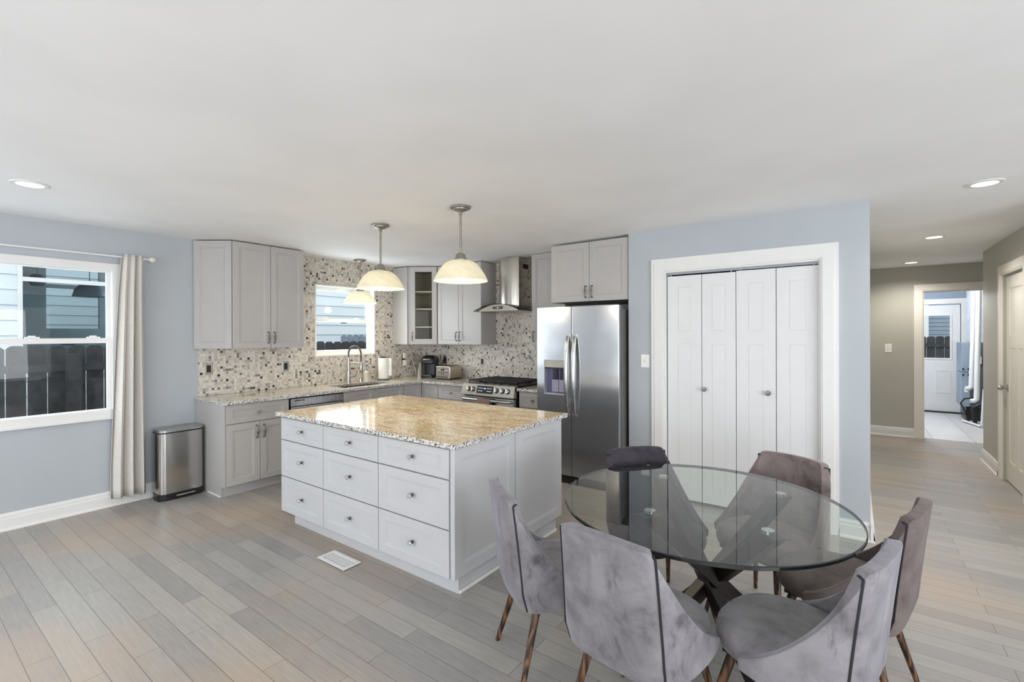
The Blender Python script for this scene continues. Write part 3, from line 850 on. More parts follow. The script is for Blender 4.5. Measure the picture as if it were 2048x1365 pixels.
# ------------------------------------------------------------------ range, hood, fridge
t = thing('gas_range', 'stainless steel gas range with black grates below the hood', 'range', (-3.972, 4.40, 0))
w = .808
M_PANEL = m_steel('range_panel_steel', srgb(196, 190, 180), .3, False)
obj('body', box(bm_new(), .004, w - .004, .04, .665, .04, .915), M_BLACK, t)
bm = bm_new()
q = [(-.035, .79), (-.035, .80), (.0, .925), (.06, .932), (.06, .79)]
A = [bm.verts.new((.004, y, z)) for y, z in q]; B = [bm.verts.new((w - .004, y, z)) for y, z in q]
for k in range(5): bm.faces.new((A[k], A[(k + 1) % 5], B[(k + 1) % 5], B[k]))
bm.faces.new(A[::-1]); bm.faces.new(B)
cp = obj('control_panel', bm, M_PANEL, t)
tl = math.atan2(.035, .125)      # the tilt of the panel face
def on_panel(x, s):              # s = distance up the face
    return (x, -.035 + math.sin(tl) * s, .80 + math.cos(tl) * s)
for x in (.115, .185, .545, .635, .715):
    bm = bm_new(); lathe(bm, [(.031, .0), (.031, -.006), (.0, -.006)], 20, axis='y')
    kb = obj('knob_bezel', bm, M_BLACK, cp, on_panel(x, .065), (-tl, 0, 0), 'auto')
    bm = bm_new(); lathe(bm, [(.024, -.006), (.022, -.026), (.019, -.032), (0, -.033)], 20, axis='y'); box(bm, -.006, .006, -.04, -.02, -.022, .022, .003)
    obj('knob', bm, M_CHROME, kb, smooth='auto')
dsp = obj('display', box(bm_new(), -.125, .125, -.002, .002, -.046, .046, .001), M_BLACK, cp, on_panel(.37, .066), (-tl, 0, 0))
for r_ in (.018, -.016):
    for q in (-.095, -.07, -.045, .04, .065, .09): obj('touch_key', box(bm_new(), q - .008, q + .008, -.0028, -.002, r_ - .0045, r_ + .0045), M_DISPLAY, dsp)
obj('clock_readout', box(bm_new(), -.02, .015, -.0028, -.002, .008, .022), M_DISPLAY, dsp)
obj('oven_door', box(bm_new(), .01, w - .01, -.02, .04, .2, .775, .006), M_STEEL, t)
obj('oven_window', box(bm_new(), .12, w - .12, -.0215, -.02, .3, .6), M_BLACK, t)
obj('oven_handle', tube(bm_new(), [(.035, -.02, .745), (.035, -.055, .745), (.06, -.072, .745), (w - .06, -.072, .745), (w - .035, -.055, .745), (w - .035, -.02, .745)], .016, 12), M_STEEL, t, smooth='auto')
obj('storage_drawer', box(bm_new(), .01, w - .01, -.015, .04, .05, .19, .005), M_STEEL, t)
obj('cooktop', box(bm_new(), .002, w - .002, .055, .668, .914, .928, .003), M_BLACK, t)
for cx in (.16, .404, .648):
    bm = bm_new(); z = .958
    x0, x1, yy0, yy1 = cx - .118, cx + .118, .075, .645
    tube(bm, [(x0, yy0, z), (x1, yy0, z), (x1, yy1, z), (x0, yy1, z), (x0, yy0, z)], .009, 6, False)
    for k in (1, 2, 3, 4, 5): tube(bm, [(x0, yy0 + (yy1 - yy0) * k / 6, z), (x1, yy0 + (yy1 - yy0) * k / 6, z)], .008, 6)
    tube(bm, [(cx, yy0, z), (cx, yy1, z)], .008, 6)
    for a in (x0, x1):
        for b in (yy0, yy1, (yy0 + yy1) / 2): tube(bm, [(a, b, z), (a, b, .927)], .008, 6)
    obj('grate', bm, M_IRON, t)
    for b in (.2, .5):
        obj('burner_cap', lathe(bm_new(), [(.05, .928), (.05, .94), (.036, .942), (.034, .95), (0, .951)], 20, (cx, b, 0)), M_IRON, t, smooth='auto')
# dish towel over the oven handle
bm = bm_new()
hx0, hx1 = -3.665, -3.475
prof = [(4.305, .56), (4.306, .62), (4.307, .70), (4.308, .745), (4.313, .759), (4.326, .765), (4.342, .763), (4.349, .748), (4.351, .70), (4.352, .64)]
nx_ = 16; rows = []
for i in range(nx_ + 1):
    x = hx0 + (hx1 - hx0) * i / nx_
    rows.append([bm.verts.new((x, y + .0012 * math.sin(i * 1.3) * (1 if k < 4 else 0), z)) for k, (y, z) in enumerate(prof)])
for a, b in zip(rows, rows[1:]):
    for k in range(len(prof) - 1): bm.faces.new((a[k], b[k], b[k + 1], a[k + 1]))
tag(obj('dish_towel', bm, M_TOWEL, smooth=True, mods=[('SOLIDIFY', dict(thickness=.003, offset=0))]), 'brown striped dish towel over the oven door handle', 'towel')

t = thing('range_hood', 'stainless chimney range hood with a curved glass canopy on the mosaic wall', 'range hood', (-3.53, YB - .009, 0))
bm = bm_new()
nseg = 12; hw = .152; yf = -.335
pts = [(-hw, 0), (-hw, yf + .045)] + [(-hw + 2 * hw * k / nseg, yf + .045 - .045 * math.sin(PI * k / nseg) ** .8) for k in range(1, nseg)] + [(hw, yf + .045), (hw, 0)]
prism(bm, pts, 1.885, HC - .004)
obj('chimney', bm, m_steel('hood_steel', srgb(200, 196, 188), .2), t, smooth='auto')
obj('vent_slots', box(bm_new(), hw, hw + .001, -.2, -.08, 2.36, 2.42), M_DARK, t)
def arc_z(x, half, z0, rise): return z0 + rise * (1 - (x / half) ** 2)
def arched(bm, half, y0, y1, zb, z0, rise, th=None, n=20):
    """solid with an arched top; th = constant thickness (sheet) or None for a flat bottom at zb"""
    rows = []
    for k in range(n + 1):
        x = -half + 2 * half * k / n; zt = arc_z(x, half, z0, rise); zl = zt - th if th else zb
        rows.append([bm.verts.new(p) for p in ((x, y0, zl), (x, y1, zl), (x, y1, zt), (x, y0, zt))])
    for a, b in zip(rows, rows[1:]):
        for k in range(4): bm.faces.new((a[k], a[(k + 1) % 4], b[(k + 1) % 4], b[k]))
    bm.faces.new(rows[0]); bm.faces.new(rows[-1][::-1])
    return bm
obj('canopy_body', arched(bm_new(), .30, -.525, -.01, 1.818, 1.828, .072), m_steel('canopy_steel', srgb(190, 184, 172), .3, False), t, smooth='auto')
M_HOODGLASS = m_clear('dark_canopy_glass', (.32, .36, .36, 1), 1.0)
obj('glass_canopy', arched(bm_new(), .372, -.545, -.01, 0, 1.826, .08, .008), M_HOODGLASS, t, smooth='auto')
ct = obj('control_display', box(bm_new(), -.075, .075, -.5275, -.525, 1.842, 1.872), M_BLACK, t)
obj('clock_readout', box(bm_new(), -.012, .012, -.5285, -.5275, 1.851, 1.863), M_DISPLAY, ct)
for s_ in (-.05, -.03, .03, .05):
    obj('touch_key', lathe(bm_new(), [(0, -.5285), (.0035, -.5285), (.0035, -.527), (0, -.527)], 8, (s_, 0, 1.857), 'y'), M_DISPLAY, ct)

t = thing('refrigerator', 'stainless side by side refrigerator with an ice dispenser beside the pantry wall', 'refrigerator', (-2.732, 4.20, 0))
w = .93; sp = .413
obj('cabinet_body', box(bm_new(), .012, w - .004, .075, .84, .03, 1.775, .004), M_FRSIDE, t)
obj('base_grille', box(bm_new(), .02, w - .02, .03, .09, .0, .075), M_BLACK, t)
for x0, x1, nm in ((.0, sp - .002, 'freezer_door'), (sp + .002, w - .006, 'fridge_door')):
    if nm == 'freezer_door':
        bm = bm_new(); wall_grid(bm, 'y', 0, .068, (x0, x1), (.09, 1.81), [(.09, .345, .905, 1.262)])
        fd = obj(nm, bm, M_FRIDGE, t)
    else:
        gd = obj(nm, box(bm_new(), x0, x1, 0, .068, .09, 1.815, .008), M_FRIDGE, t)
obj('hinge_cover', box(bm_new(), w - .10, w - .02, .02, .12, 1.776, 1.812, .005), M_FRSIDE, t)
disp = obj('dispenser', ring_frame(bm_new(), .088, .347, .903, 1.264, .006, -.004, .06), plain('grey_bezel', srgb(170, 172, 178), .3, .4, vary=0), fd)
obj('dispenser_fascia', box(bm_new(), .094, .341, -.002, .02, 1.185, 1.258, .003), plain('warm_silver_plastic', srgb(176, 170, 160), .35, .3, vary=.02), disp)
M_NAVY = plain('lavender_dispenser_recess', srgb(96, 96, 128), .3, vary=.1)
obj('dispenser_recess', box(bm_new(), .094, .341, .055, .066, .909, 1.185), M_NAVY, disp)
obj('dispenser_hood', box(bm_new(), .094, .341, .0, .055, 1.172, 1.185), M_BLACK, disp)
obj('drip_tray', box(bm_new(), .094, .341, -.004, .055, .906, .918, .002), plain('pale_tray', srgb(190, 186, 200), .3, vary=.02), disp)
for x in (.20, .285):
    bm = bm_new()
    q = [(x - .033, .055, 1.17), (x + .033, .055, 1.17), (x + .04, .02, 1.09), (x - .04, .02, 1.09)]
    prism(bm, [(x - .028, .03), (x + .028, .03), (x + .034, .05), (x - .034, .05)], 1.06, 1.168)
    lv = obj('dispenser_lever', bm, M_CLEARP, disp)
    prism(b2 := bm_new(), [(x - .04, .036), (x + .04, .036), (x + .034, .052), (x - .034, .052)], .93, 1.055)
    obj('paddle', b2, plain('frosted_paddle', srgb(160, 155, 175), .25, vary=.05), lv)
obj('logo_plate', box(bm_new(), .185, .245, -.0035, -.002, 1.225, 1.231), M_STEELB, disp)
for x, dd in ((sp - .036, 'freezer'), (sp + .045, 'fridge')):
    bm = bm_new(); rows = []
    n = 22
    for k in range(n + 1):
        v = k / n; z = .70 + (1.53 - .70) * v; bow = math.sin(PI * v) ** .55
        y_out = -.012 - .058 * bow; hwid = .016 + .004 * bow
        rows.append([bm.verts.new(p) for p in ((x - hwid, y_out + .006, z), (x - hwid * .6, y_out, z), (x + hwid * .6, y_out, z), (x + hwid, y_out + .006, z), (x + hwid, y_out + .016 + .004, z), (x - hwid, y_out + .016 + .004, z))])
    for a, b in zip(rows, rows[1:]):
        for k in range(6): bm.faces.new((a[k], a[(k + 1) % 6], b[(k + 1) % 6], b[k]))
    bm.faces.new(rows[0]); bm.faces.new(rows[-1][::-1])
    for z in (.705, 1.51): box(bm, x - .014, x + .014, -.02, .0, z, z + .018)
    obj('door_handle', bm, M_STEEL, fd if dd == 'freezer' else gd, smooth='auto')

# ------------------------------------------------------------------ island
t = thing('kitchen_island', 'pale grey kitchen island with nine drawers and a panelled end', 'island', (-3.76, 1.975, 0))
IW, ID = 1.905, 1.222
obj('body', box(bm_new(), .004, IW - .03, .021, ID, .115, .876), M_ISL, t)
cols = [(0.0, .594), (.594, 1.226), (1.226, 1.866)]
rows_ = [(.112, .392), (.397, .685), (.690, .866)]
for ci, (a, b) in enumerate(cols):
    for z0_, z1_ in rows_:
        z0_ += .0; f = obj('drawer', shaker(bm_new(), a + .0035, b - .0035, z0_ + .0015, z1_ - .0015, 0, .0205, .062, .009, min(.058, (z1_ - z0_) * .26)), M_ISL, t)
        knob(f, (a + b) / 2 + .01, (z0_ + z1_) / 2 + .004)
obj('corner_stile', box(bm_new(), 1.872, IW - .001, .006, .03, .115, .876), M_ISL, t)
bm = bm_new()
# end panels face +X: build facing -y then turn
for y0_, y1_ in ((.0, .602), (.604, ID)):
    ep = obj('end_panel', shaker(bm_new(), y0_ + .004, y1_ - .002, .118, .874, 0, .022, .072, .008, .068), M_ISL, t, (IW + .0, 0, 0), (0, 0, PI / 2))
tk = obj('toe_kick', box(bm_new(), .07, 1.868, .075, 1.185, 0, .114), M_ISL, t)
bm = bm_new(); box(bm, 1.8685, 1.882, .075, 1.185, 0, .022, .005)
obj('shoe_molding', bm, M_WHITE, tk)
bm = box(bm_new(), -3.787, -1.822, 1.942, 3.238, .879, .91, .004, 2)
for f in bm.faces:
    f.normal_update()
    if abs(f.normal.z) < .5: f.material_index = 1
tag(obj('island_worktop', bm, [M_GRAN_I, M_GRAN_E]), 'golden granite slab topping the kitchen island', 'worktop')

# ------------------------------------------------------------------ pendants and ceiling lights
def pendant(x, y, label):
    t = thing('pendant_lamp', label, 'lamp', (x, y, HC), 0, 'frosted glass pendant lamps over the kitchen')
    obj('canopy', lathe(bm_new(), [(0, 0), (.076, 0), (.079, -.006), (.076, -.013), (.056, -.015), (.054, -.024), (.046, -.029), (.024, -.033), (.013, -.042), (.013, -.06), (0, -.061)], 28), M_PENDM, t, smooth='auto')
    zr = 1.935 - HC
    obj('rod', tube(bm_new(), [(0, 0, -.05), (0, 0, zr + .2)], .0085, 10), M_PENDM, t, smooth='auto')
    obj('socket_cap', lathe(bm_new(), [(0, zr + .215), (.02, zr + .214), (.036, zr + .198), (.04, zr + .176), (.05, zr + .168), (.05, zr + .158), (0, zr + .157)], 24), M_PENDM, t, smooth='auto')
    R = .207; H = .158; prof = []
    for k in range(13):
        a = PI / 2 * k / 12; r_ = .045 + (R - .045) * k / 12; prof.append((r_, zr + H * (1 - ((r_ - .045) / (R - .045)) ** 2.35)))
    prof[-1] = (R, zr)
    inner = [(r - .004 if r > .05 else r - .001, z - .004) for r, z in prof[::-1]]; inner[0] = (R - .005, zr + .001)
    sh = obj('shade', lathe(bm_new(), prof + inner, 40, closed=True), M_SHADE, t, smooth='auto')
    obj('bulb', lathe(bm_new(), [(0, zr - .006), (.02, zr - .002), (.04, zr + .014), (.048, zr + .038), (.04, zr + .062), (.022, zr + .09), (.014, zr + .12), (0, zr + .121)], 18), M_BULB, t, smooth='auto')
    d = bpy.data.lights.new('bulb_light', 'POINT'); d.energy = 3.6; d.color = (1, .86, .66); d.shadow_soft_size = .045
    o = bpy.data.objects.new('bulb_light', d); COL.objects.link(o); o.parent = t; o.location = (0, 0, zr - .06)
    d = bpy.data.lights.new('bulb_downlight', 'SPOT'); d.energy = 12; d.color = (1, .82, .57); d.spot_size = math.radians(150); d.spot_blend = .7; d.shadow_soft_size = .05; d.specular_factor = 0
    o = bpy.data.objects.new('bulb_downlight', d); COL.objects.link(o); o.parent = t; o.location = (0, 0, zr - .02)
    return t
pendant(-2.419, 2.659, 'nearest frosted dome pendant lamp, over the right side of the island')
pendant(-3.378, 2.671, 'pendant lamp with a frosted dome over the left side of the island')
pendant(-5.161, 3.755, 'farthest pendant lamp with a frosted dome, hanging over the sink before the window')
def downlight(x, y, label, power=68):
    t = thing('recessed_light', label, 'ceiling light', (x, y, HC), 0, 'recessed ceiling lights')
    obj('trim_ring', lathe(bm_new(), [(.066, -.002), (.066, -.008), (.09, -.006), (.094, 0), (.066, 0)], 32, closed=True), M_WHITE, t, smooth='auto')
    obj('lit_disc', lathe(bm_new(), [(0, -.004), (.066, -.004), (.066, -.0015), (0, -.0015)], 32), M_LED, t)
    d = bpy.data.lights.new('downlight', 'SPOT'); d.energy = power; d.color = (1, .95, .87); d.spot_size = math.radians(150); d.spot_blend = .8; d.specular_factor = 0; d.shadow_soft_size = .06
    o = bpy.data.objects.new('downlight', d); COL.objects.link(o); o.parent = t; o.location = (0, 0, -.015)
downlight(-4.244, .617, 'lit recessed ceiling light above the curtained window side, far left', 14)
downlight(.679, 4.265, 'lit recessed ceiling light nearest the dining table, at the mouth of the hall')
downlight(.643, 6.347, 'middle one of the lit recessed ceiling lights down the hall')
downlight(.619, 8.44, 'lit recessed ceiling light at the far end of the hall, before the doorway')
for x, y in ((-4.2, -1.6), (-1.0, -.6), (2.4, .6)):
    d = bpy.data.lights.new('unseen_fill_spot', 'SPOT'); d.energy = 20; d.color = (1, .95, .87); d.spot_size = math.radians(150); d.spot_blend = .8; d.specular_factor = 0; d.shadow_soft_size = .06  # added spots out of view, without fixtures, to brighten the near room
    o = bpy.data.objects.new('unseen_fill_spot', d); COL.objects.link(o); o.location = (x, y, HC - .02)

# ------------------------------------------------------------------ counter-top things
CZ = .908
t = thing('faucet', 'tall spring neck kitchen faucet in brushed steel behind the sink', 'faucet', (-5.30, 3.675, CZ), math.radians(28))
obj('body', lathe(bm_new(), [(0, 0), (.03, 0), (.03, .006), (.024, .012), (.024, .15), (.02, .155), (.016, .16), (.0155, .30), (.02, .302), (.02, .33), (0, .331)], 18), M_NICKEL, t, smooth='auto')
pts = []; 
for k in range(25):
    a = PI * k / 24; pts.append((.085 - .085 * math.cos(a), 0, .385 + .09 * math.sin(a)))
path = [(0, 0, .32), (0, 0, .345)] + pts + [(.172, 0, .31), (.172, 0, .27)]
obj('hose', tube(bm_new(), path, .008, 8), M_BLACK, t, smooth='auto')
bm = bm_new(); hp = []
Pv = [Vector(p) for p in path]
for i in range(len(Pv) - 1):
    for q in range(6):
        f = q / 6; c = Pv[i].lerp(Pv[i + 1], f); d = (Pv[i + 1] - Pv[i]).normalized(); n = Vector((0, 1, 0)); b = d.cross(n)
        a = 2 * PI * (i * 6 + q) / 5.0; hp.append(c + (n * math.cos(a) + b * math.sin(a)) * .0125)
obj('spring', tube(bm, hp, .0028, 5), M_PEWTER, t, smooth='auto')
obj('spray_head', lathe(bm_new(), [(0, .275), (.014, .274), (.016, .25), (.021, .22), (.023, .15), (.019, .14), (0, .139)], 16, (.172, 0, 0)), M_NICKEL, t, smooth='auto')
obj('support_arm', tube(bm_new(), [(.014, 0, .262), (.09, 0, .262), (.152, 0, .258)], .0065, 8), M_NICKEL, t, smooth='auto')
obj('lever', tube(bm_new(), [(.02, -.005, .085), (.075, -.01, .085), (.1, -.012, .1), (.125, -.014, .16)], [.016, .014, .009, .006], 10), M_NICKEL, t, smooth='auto')
t = thing('soap_dispenser', 'white soap bottle with a clear pump behind the sink', 'soap bottle', (-5.285, 3.935, CZ))
obj('bottle', lathe(bm_new(), [(0, 0), (.036, 0), (.038, .008), (.036, .10), (.037, .128), (.02, .134), (.012, .145), (0, .146)], 20), plain('milky_soap_bottle', srgb(232, 228, 208), .3, vary=.03), t, smooth='auto')
obj('pump', tube(bm_new(), [(0, 0, .14), (0, 0, .215), (.0, 0, .225), (.012, .0, .23), (.04, 0, .226)], [.012, .006, .009, .008, .005], 10), M_STEELB, t, smooth='auto')
tag(obj('air_gap_cap', lathe(bm_new(), [(0, 0), (.02, 0), (.02, .045), (.017, .055), (0, .058)], 16, (-5.29, 3.85, CZ)), M_NICKEL, smooth='auto'), 'small steel air gap cap between faucet and soap bottle', 'air gap')
t = thing('paper_towel_holder', 'round dark based paper towel holder on the counter right of the window', 'paper towel holder', (-5.25, 4.19, CZ))
obj('base', lathe(bm_new(), [(0, 0), (.088, 0), (.09, .006), (.08, .014), (0, .016)], 28), M_PEWTER, t, smooth='auto')
obj('spindle', lathe(bm_new(), [(0, .016), (.008, .016), (.008, .305), (.05, .307), (.05, .318), (.012, .322), (0, .325)], 20), M_IRON, t, smooth='auto')
bm = bm_new(); lathe(bm, [(.02, .02), (.066, .02), (.068, .024), (.068, .3), (.066, .304), (.02, .304)], 32, closed=True)
prism(bm, [(.045, .050), (.0475, .048), (.082, .075), (.080, .077)], .06, .3)
tag(obj('paper_towel_roll', bm, plain('white_paper', srgb(240, 238, 232), .9, vary=.02), None, (-5.25, 4.19, CZ), smooth='auto'), 'white paper towel roll on the holder right of the window', 'paper towel')
t = thing('coffee_maker', 'black single cup coffee maker with a water tank on the corner worktop', 'coffee maker', (-5.00, 4.83, CZ), math.radians(24))
obj('base', prism(bm_new(), rrect(-.095, .095, -.14, .13, .04), 0, .035), M_BLACK, t, smooth='auto')
obj('column', prism(bm_new(), rrect(-.095, .095, -.01, .13, .04), .036, .215), M_BLACK, t, smooth='auto')
bm = bm_new(); L = []
for z, sx, y0_, y1_ in ((.2, .088, -.1, .125), (.215, .1, -.125, .135), (.265, .102, -.125, .135), (.30, .09, -.105, .12), (.322, .06, -.06, .08)):
    L.append([bm.verts.new((x, y, z)) for x, y in rrect(-sx, sx, y0_, y1_, min(.05, sx * .6))])
for a, b in zip(L, L[1:]): bridge(bm, a, b)
bm.faces.new(L[0]); bm.faces.new(L[-1])
hd_ = obj('head', bm, M_BLACK, t, smooth='auto')
obj('handle_trim', tube(bm_new(), [(-.07, -.105, .27), (-.05, -.132, .268), (0, -.14, .266), (.05, -.132, .268), (.07, -.105, .27)], .006, 8), M_CHROME, hd_, smooth='auto')
obj('drip_tray', box(bm_new(), -.06, .06, -.135, -.02, .0355, .045, .003), M_PEWTER, t)
obj('water_tank', prism(bm_new(), rrect(-.152, -.098, -.07, .11, .02), .02, .25), M_CLEARP, t, smooth='auto')
t = thing('toaster', 'square brushed steel four slice toaster on the worktop left of the range', 'toaster', (-4.61, 4.80, CZ), math.radians(6))
obj('shell', box(bm_new(), -.125, .125, -.12, .165, .012, .19, .018, 3), m_steel('toaster_steel', srgb(186, 174, 158), .3), t, smooth='auto')
obj('front_plate', box(bm_new(), -.115, .115, -.126, -.1205, .02, .182, .004), M_NICKEL, t)
for x in (-.062, .062):
    obj('dial', lathe(bm_new(), [(.024, -.126), (.022, -.142), (0, -.143)], 18, (x, 0, .122), 'y'), M_CHROME, t, smooth='auto')
for x in (-.018, .018):
    obj('slot_lever', box(bm_new(), x - .008, x + .008, -.142, -.126, .135, .15, .003), M_BLACK, t)
    obj('lever_track', box(bm_new(), x - .0025, x + .0025, -.1275, -.126, .06, .135), M_DARK, t)
for k in range(6):
    obj('push_button', box(bm_new(), -.085 + k * .03, -.065 + k * .03, -.132, -.126, .034, .044, .001), M_BLACK, t)
for x in (-.06, .06): obj('bread_slot', box(bm_new(), x - .016, x + .016, -.09, .14, .1895, .1915), M_DARK, t)
obj('foot_base', box(bm_new(), -.11, .11, -.105, .15, 0, .0125), M_BLACK, t)
tag(obj('speaker_cone', lathe(bm_new(), [(0, 0), (.04, 0), (.041, .01), (.016, .205), (.012, .21), (0, .211)], 20, (-5.24, 4.86, CZ)), M_WPLAS, smooth='auto'), 'slim white tapered canister left of the black coffee maker', 'canister')

# outlets and switches
def plate(name, label, cat, loc, rz, w=.075, h=.118, ins=M_BLACK, body=M_NICKEL, group=None, toggle=False, duplex=False):
    t = thing(name, label, cat, loc, rz, group)
    obj('cover_plate', box(bm_new(), -w / 2, w / 2, -.006, 0, -h / 2, h / 2, .003), body, t)
    if toggle:
        obj('toggle', box(bm_new(), -.005, .005, -.02, -.006, -.004, .012, .002), M_WPLAS, t)
        obj('slot', box(bm_new(), -.007, .007, -.0068, -.006, -.014, .014), M_CREAMPL, t)
    elif duplex:
        for z in (-.024, .024):
            f = obj('receptacle', box(bm_new(), -.016, .016, -.0075, -.006, z - .015, z + .015, .002), M_WPLAS, t)
            for x in (-.006, .006): obj('slot', box(bm_new(), x - .0012, x + .0012, -.0082, -.0075, z - .004, z + .006), M_DARK, f)
    else:
        obj('insert', box(bm_new(), -.02, .02, -.0085, -.006, -.037, .037, .001), ins, t)
    return t
plate('wall_outlet', 'black outlet in a steel plate nearest the bin, under the angled cabinet', 'outlet', (XL + .008, 2.082, 1.185), PI / 2, group='steel plated outlets in the backsplash')
plate('wall_outlet', 'black outlet in a steel plate left of the kitchen window', 'outlet', (XL + .008, 2.895, 1.165), PI / 2, group='steel plated outlets in the backsplash')
plate('wall_outlet', 'black outlet in a steel plate left of the range hood, on the range wall', 'outlet', (-4.21, YB - .008, 1.155), 0, group='steel plated outlets in the backsplash')
t = plate('wall_outlet', 'black outlet with a plug in it behind the toaster and coffee maker', 'outlet', (-4.93, YB - .008, 1.155), 0, group='steel plated outlets in the backsplash')
t = thing('power_plug', 'black plug and cord in the outlet behind the toaster', 'plug', (-4.93, YB - .0165, 1.135))
obj('plug_body', box(bm_new(), -.015, .015, -.03, 0, -.02, .02, .004), M_BLACK, t)
obj('cord', tube(bm_new(), [(0, -.028, -.005), (-.01, -.05, -.02), (-.03, -.055, -.08), (-.03, -.06, -.16), (-.02, -.07, -.221)], .004, 8), M_BLACK, t, smooth='auto')
t = plate('wall_outlet', 'outlet under the corner cabinet holding two small plugged-in white gadgets', 'outlet', (XL + .008, 4.675, 1.17), PI / 2, group='steel plated outlets in the backsplash')
t = thing('plug_in_charger', 'cream charger with a pale cord plugged in under the corner cabinet', 'charger', (XL + .017, 4.675, 1.225))
obj('charger_body', box(bm_new(), 0, .045, -.024, .024, -.045, .04, .008), M_CREAMPL, t)
obj('cord', tube(bm_new(), [(.03, .02, .035), (.035, .05, .035), (.05, .09, -.02), (.09, .13, -.16), (.11, .145, -.27), (.115, .14, -.31)], .0035, 8), M_CREAMPL, t, smooth='auto')
t = thing('air_freshener', 'small white plug-in unit below the cream charger', 'air freshener', (XL + .017, 4.675, 1.125))
obj('freshener_body', box(bm_new(), 0, .05, -.026, .026, -.045, .035, .009), M_WPLAS, t)
plate('light_switch', 'white toggle light switch on the blue wall left of the pantry door', 'light switch', (-1.606, YP, 1.275), 0, .082, .122, body=M_WPLAS, toggle=True)
plate('wall_outlet', 'white outlet low on the blue wall, seen through the glass table', 'outlet', (-1.60, YP, .30), 0, .075, .118, body=M_WPLAS, duplex=True)
plate('light_switch', 'white toggle light switch on the grey hall end wall', 'light switch', (.398, YHE, 1.305), 0, .08, .125, body=M_WPLAS, toggle=True)

# ------------------------------------------------------------------ bin, curtain, vent
t = thing('trash_can', 'stainless steel step bin with a black base in the corner by the curtain', 'trash can', (-5.25, 1.76, 0))
def dshape(s=0.0):  # rounded on the room side, flatter to the wall
    return rrect(-.10 - s, .11 + s, -.185 - s, .185 + s, .055 + s, 7)
obj('base', prism(bm_new(), dshape(.004), 0, .062), M_BLACK, t, smooth='auto')
obj('body', prism(bm_new(), dshape(), .0625, .62), M_CAN, t, smooth='auto')
bm = bm_new(); prism(bm, dshape(.003), .6205, .632)
obj('rim', bm, M_BLACK, t, smooth='auto')
bm = bm_new(); L = [[bm.verts.new((x, y, z)) for x, y in dshape(s)] for s, z in ((.003, .6325), (.003, .648), (-.004, .655), (-.03, .656), (-.036, .651))]
for a, b in zip(L, L[1:]): bridge(bm, a, b)
bm.faces.new(L[0]); bm.faces.new(L[-1])
obj('lid', bm, M_STEEL, t, smooth='auto')
bm = bm_new(); box(bm, .112, .135, -.06, .095, .03, .042, .004)
obj('pedal', bm, M_STEEL, t)

bm = bm_new(); nu, nv = 90, 26; rows = []
for j in range(nv + 1):
    v = j / nv; z = 2.262 - (2.262 - .075) * v
    k_ = min(1, v * 1.15) ** .8
    yc = 1.425 - .03 * k_; half = .078 + .048 * k_
    row = []
    for i in range(nu + 1):
        u = i / nu * 2 - 1
        ph = u * PI * 3.1 + .5 + .25 * math.sin(v * 3 + u * 2)
        amp = (.026 + .034 * k_) * (1 + .25 * math.sin(u * 5 + v))
        x = -5.318 + amp * math.sin(ph) + .006 * math.sin(v * 5 + u * 3)
        x += .022 * max(0, 1 - v * 6)
        y = yc + half * (u + .16 * math.sin(ph * 2) / 3.6)
        row.append(bm.verts.new((x, y, z)))
    rows.append(row)
for a, b in zip(rows, rows[1:]):
    for i in range(nu): bm.faces.new((a[i], a[i + 1], b[i + 1], b[i]))
tag(obj('linen_curtain', bm, M_LINEN, smooth=True, mods=[('SOLIDIFY', dict(thickness=.003, offset=0))]), 'oatmeal linen curtain panel gathered at the right of the big window', 'curtain')
t = thing('curtain_rod', 'thin white curtain rod with a rounded finial above the big window', 'curtain rod', (-5.318, 0, 2.238))
obj('rod', tube(bm_new(), [(0, -.8, 0), (0, 1.525, 0)], .0075, 12), M_WHITE, t, smooth='auto')
obj('finial', lathe(bm_new(), [(0, 1.518), (.011, 1.518), (.011, 1.53), (.007, 1.534), (.012, 1.542), (.008, 1.55), (.02, 1.56), (.025, 1.575), (.024, 1.592), (.014, 1.604), (0, 1.606)], 18, axis='y'), M_CREAMPL, t, smooth='auto')
obj('bracket', tube(bm_new(), [(-.088, 1.512, -.012), (-.03, 1.512, -.012), (0, 1.512, -.008)], .006, 8), M_WHITE, t, smooth='auto')

t = thing('floor_register', 'white metal floor vent in the planks before the island', 'floor vent', (-2.822, 1.876, 0))
obj('frame', ring_frame(bm_new(), -.15, .15, -.066, .066, .022, 0, .006), M_WHITE, t, (0, 0, .0065), (PI / 2, 0, 0))
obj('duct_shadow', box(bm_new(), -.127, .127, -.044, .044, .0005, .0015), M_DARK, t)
bm = bm_new()
for k in range(22):
    x = -.122 + k * .0116; box(bm, x - .0037, x + .0037, -.0435, .0435, .002, .0058)
for y in (-.0145, .0145): box(bm, -.127, .127, y - .003, y + .003, .002, .006)
obj('louvres', bm, M_WHITE, t)

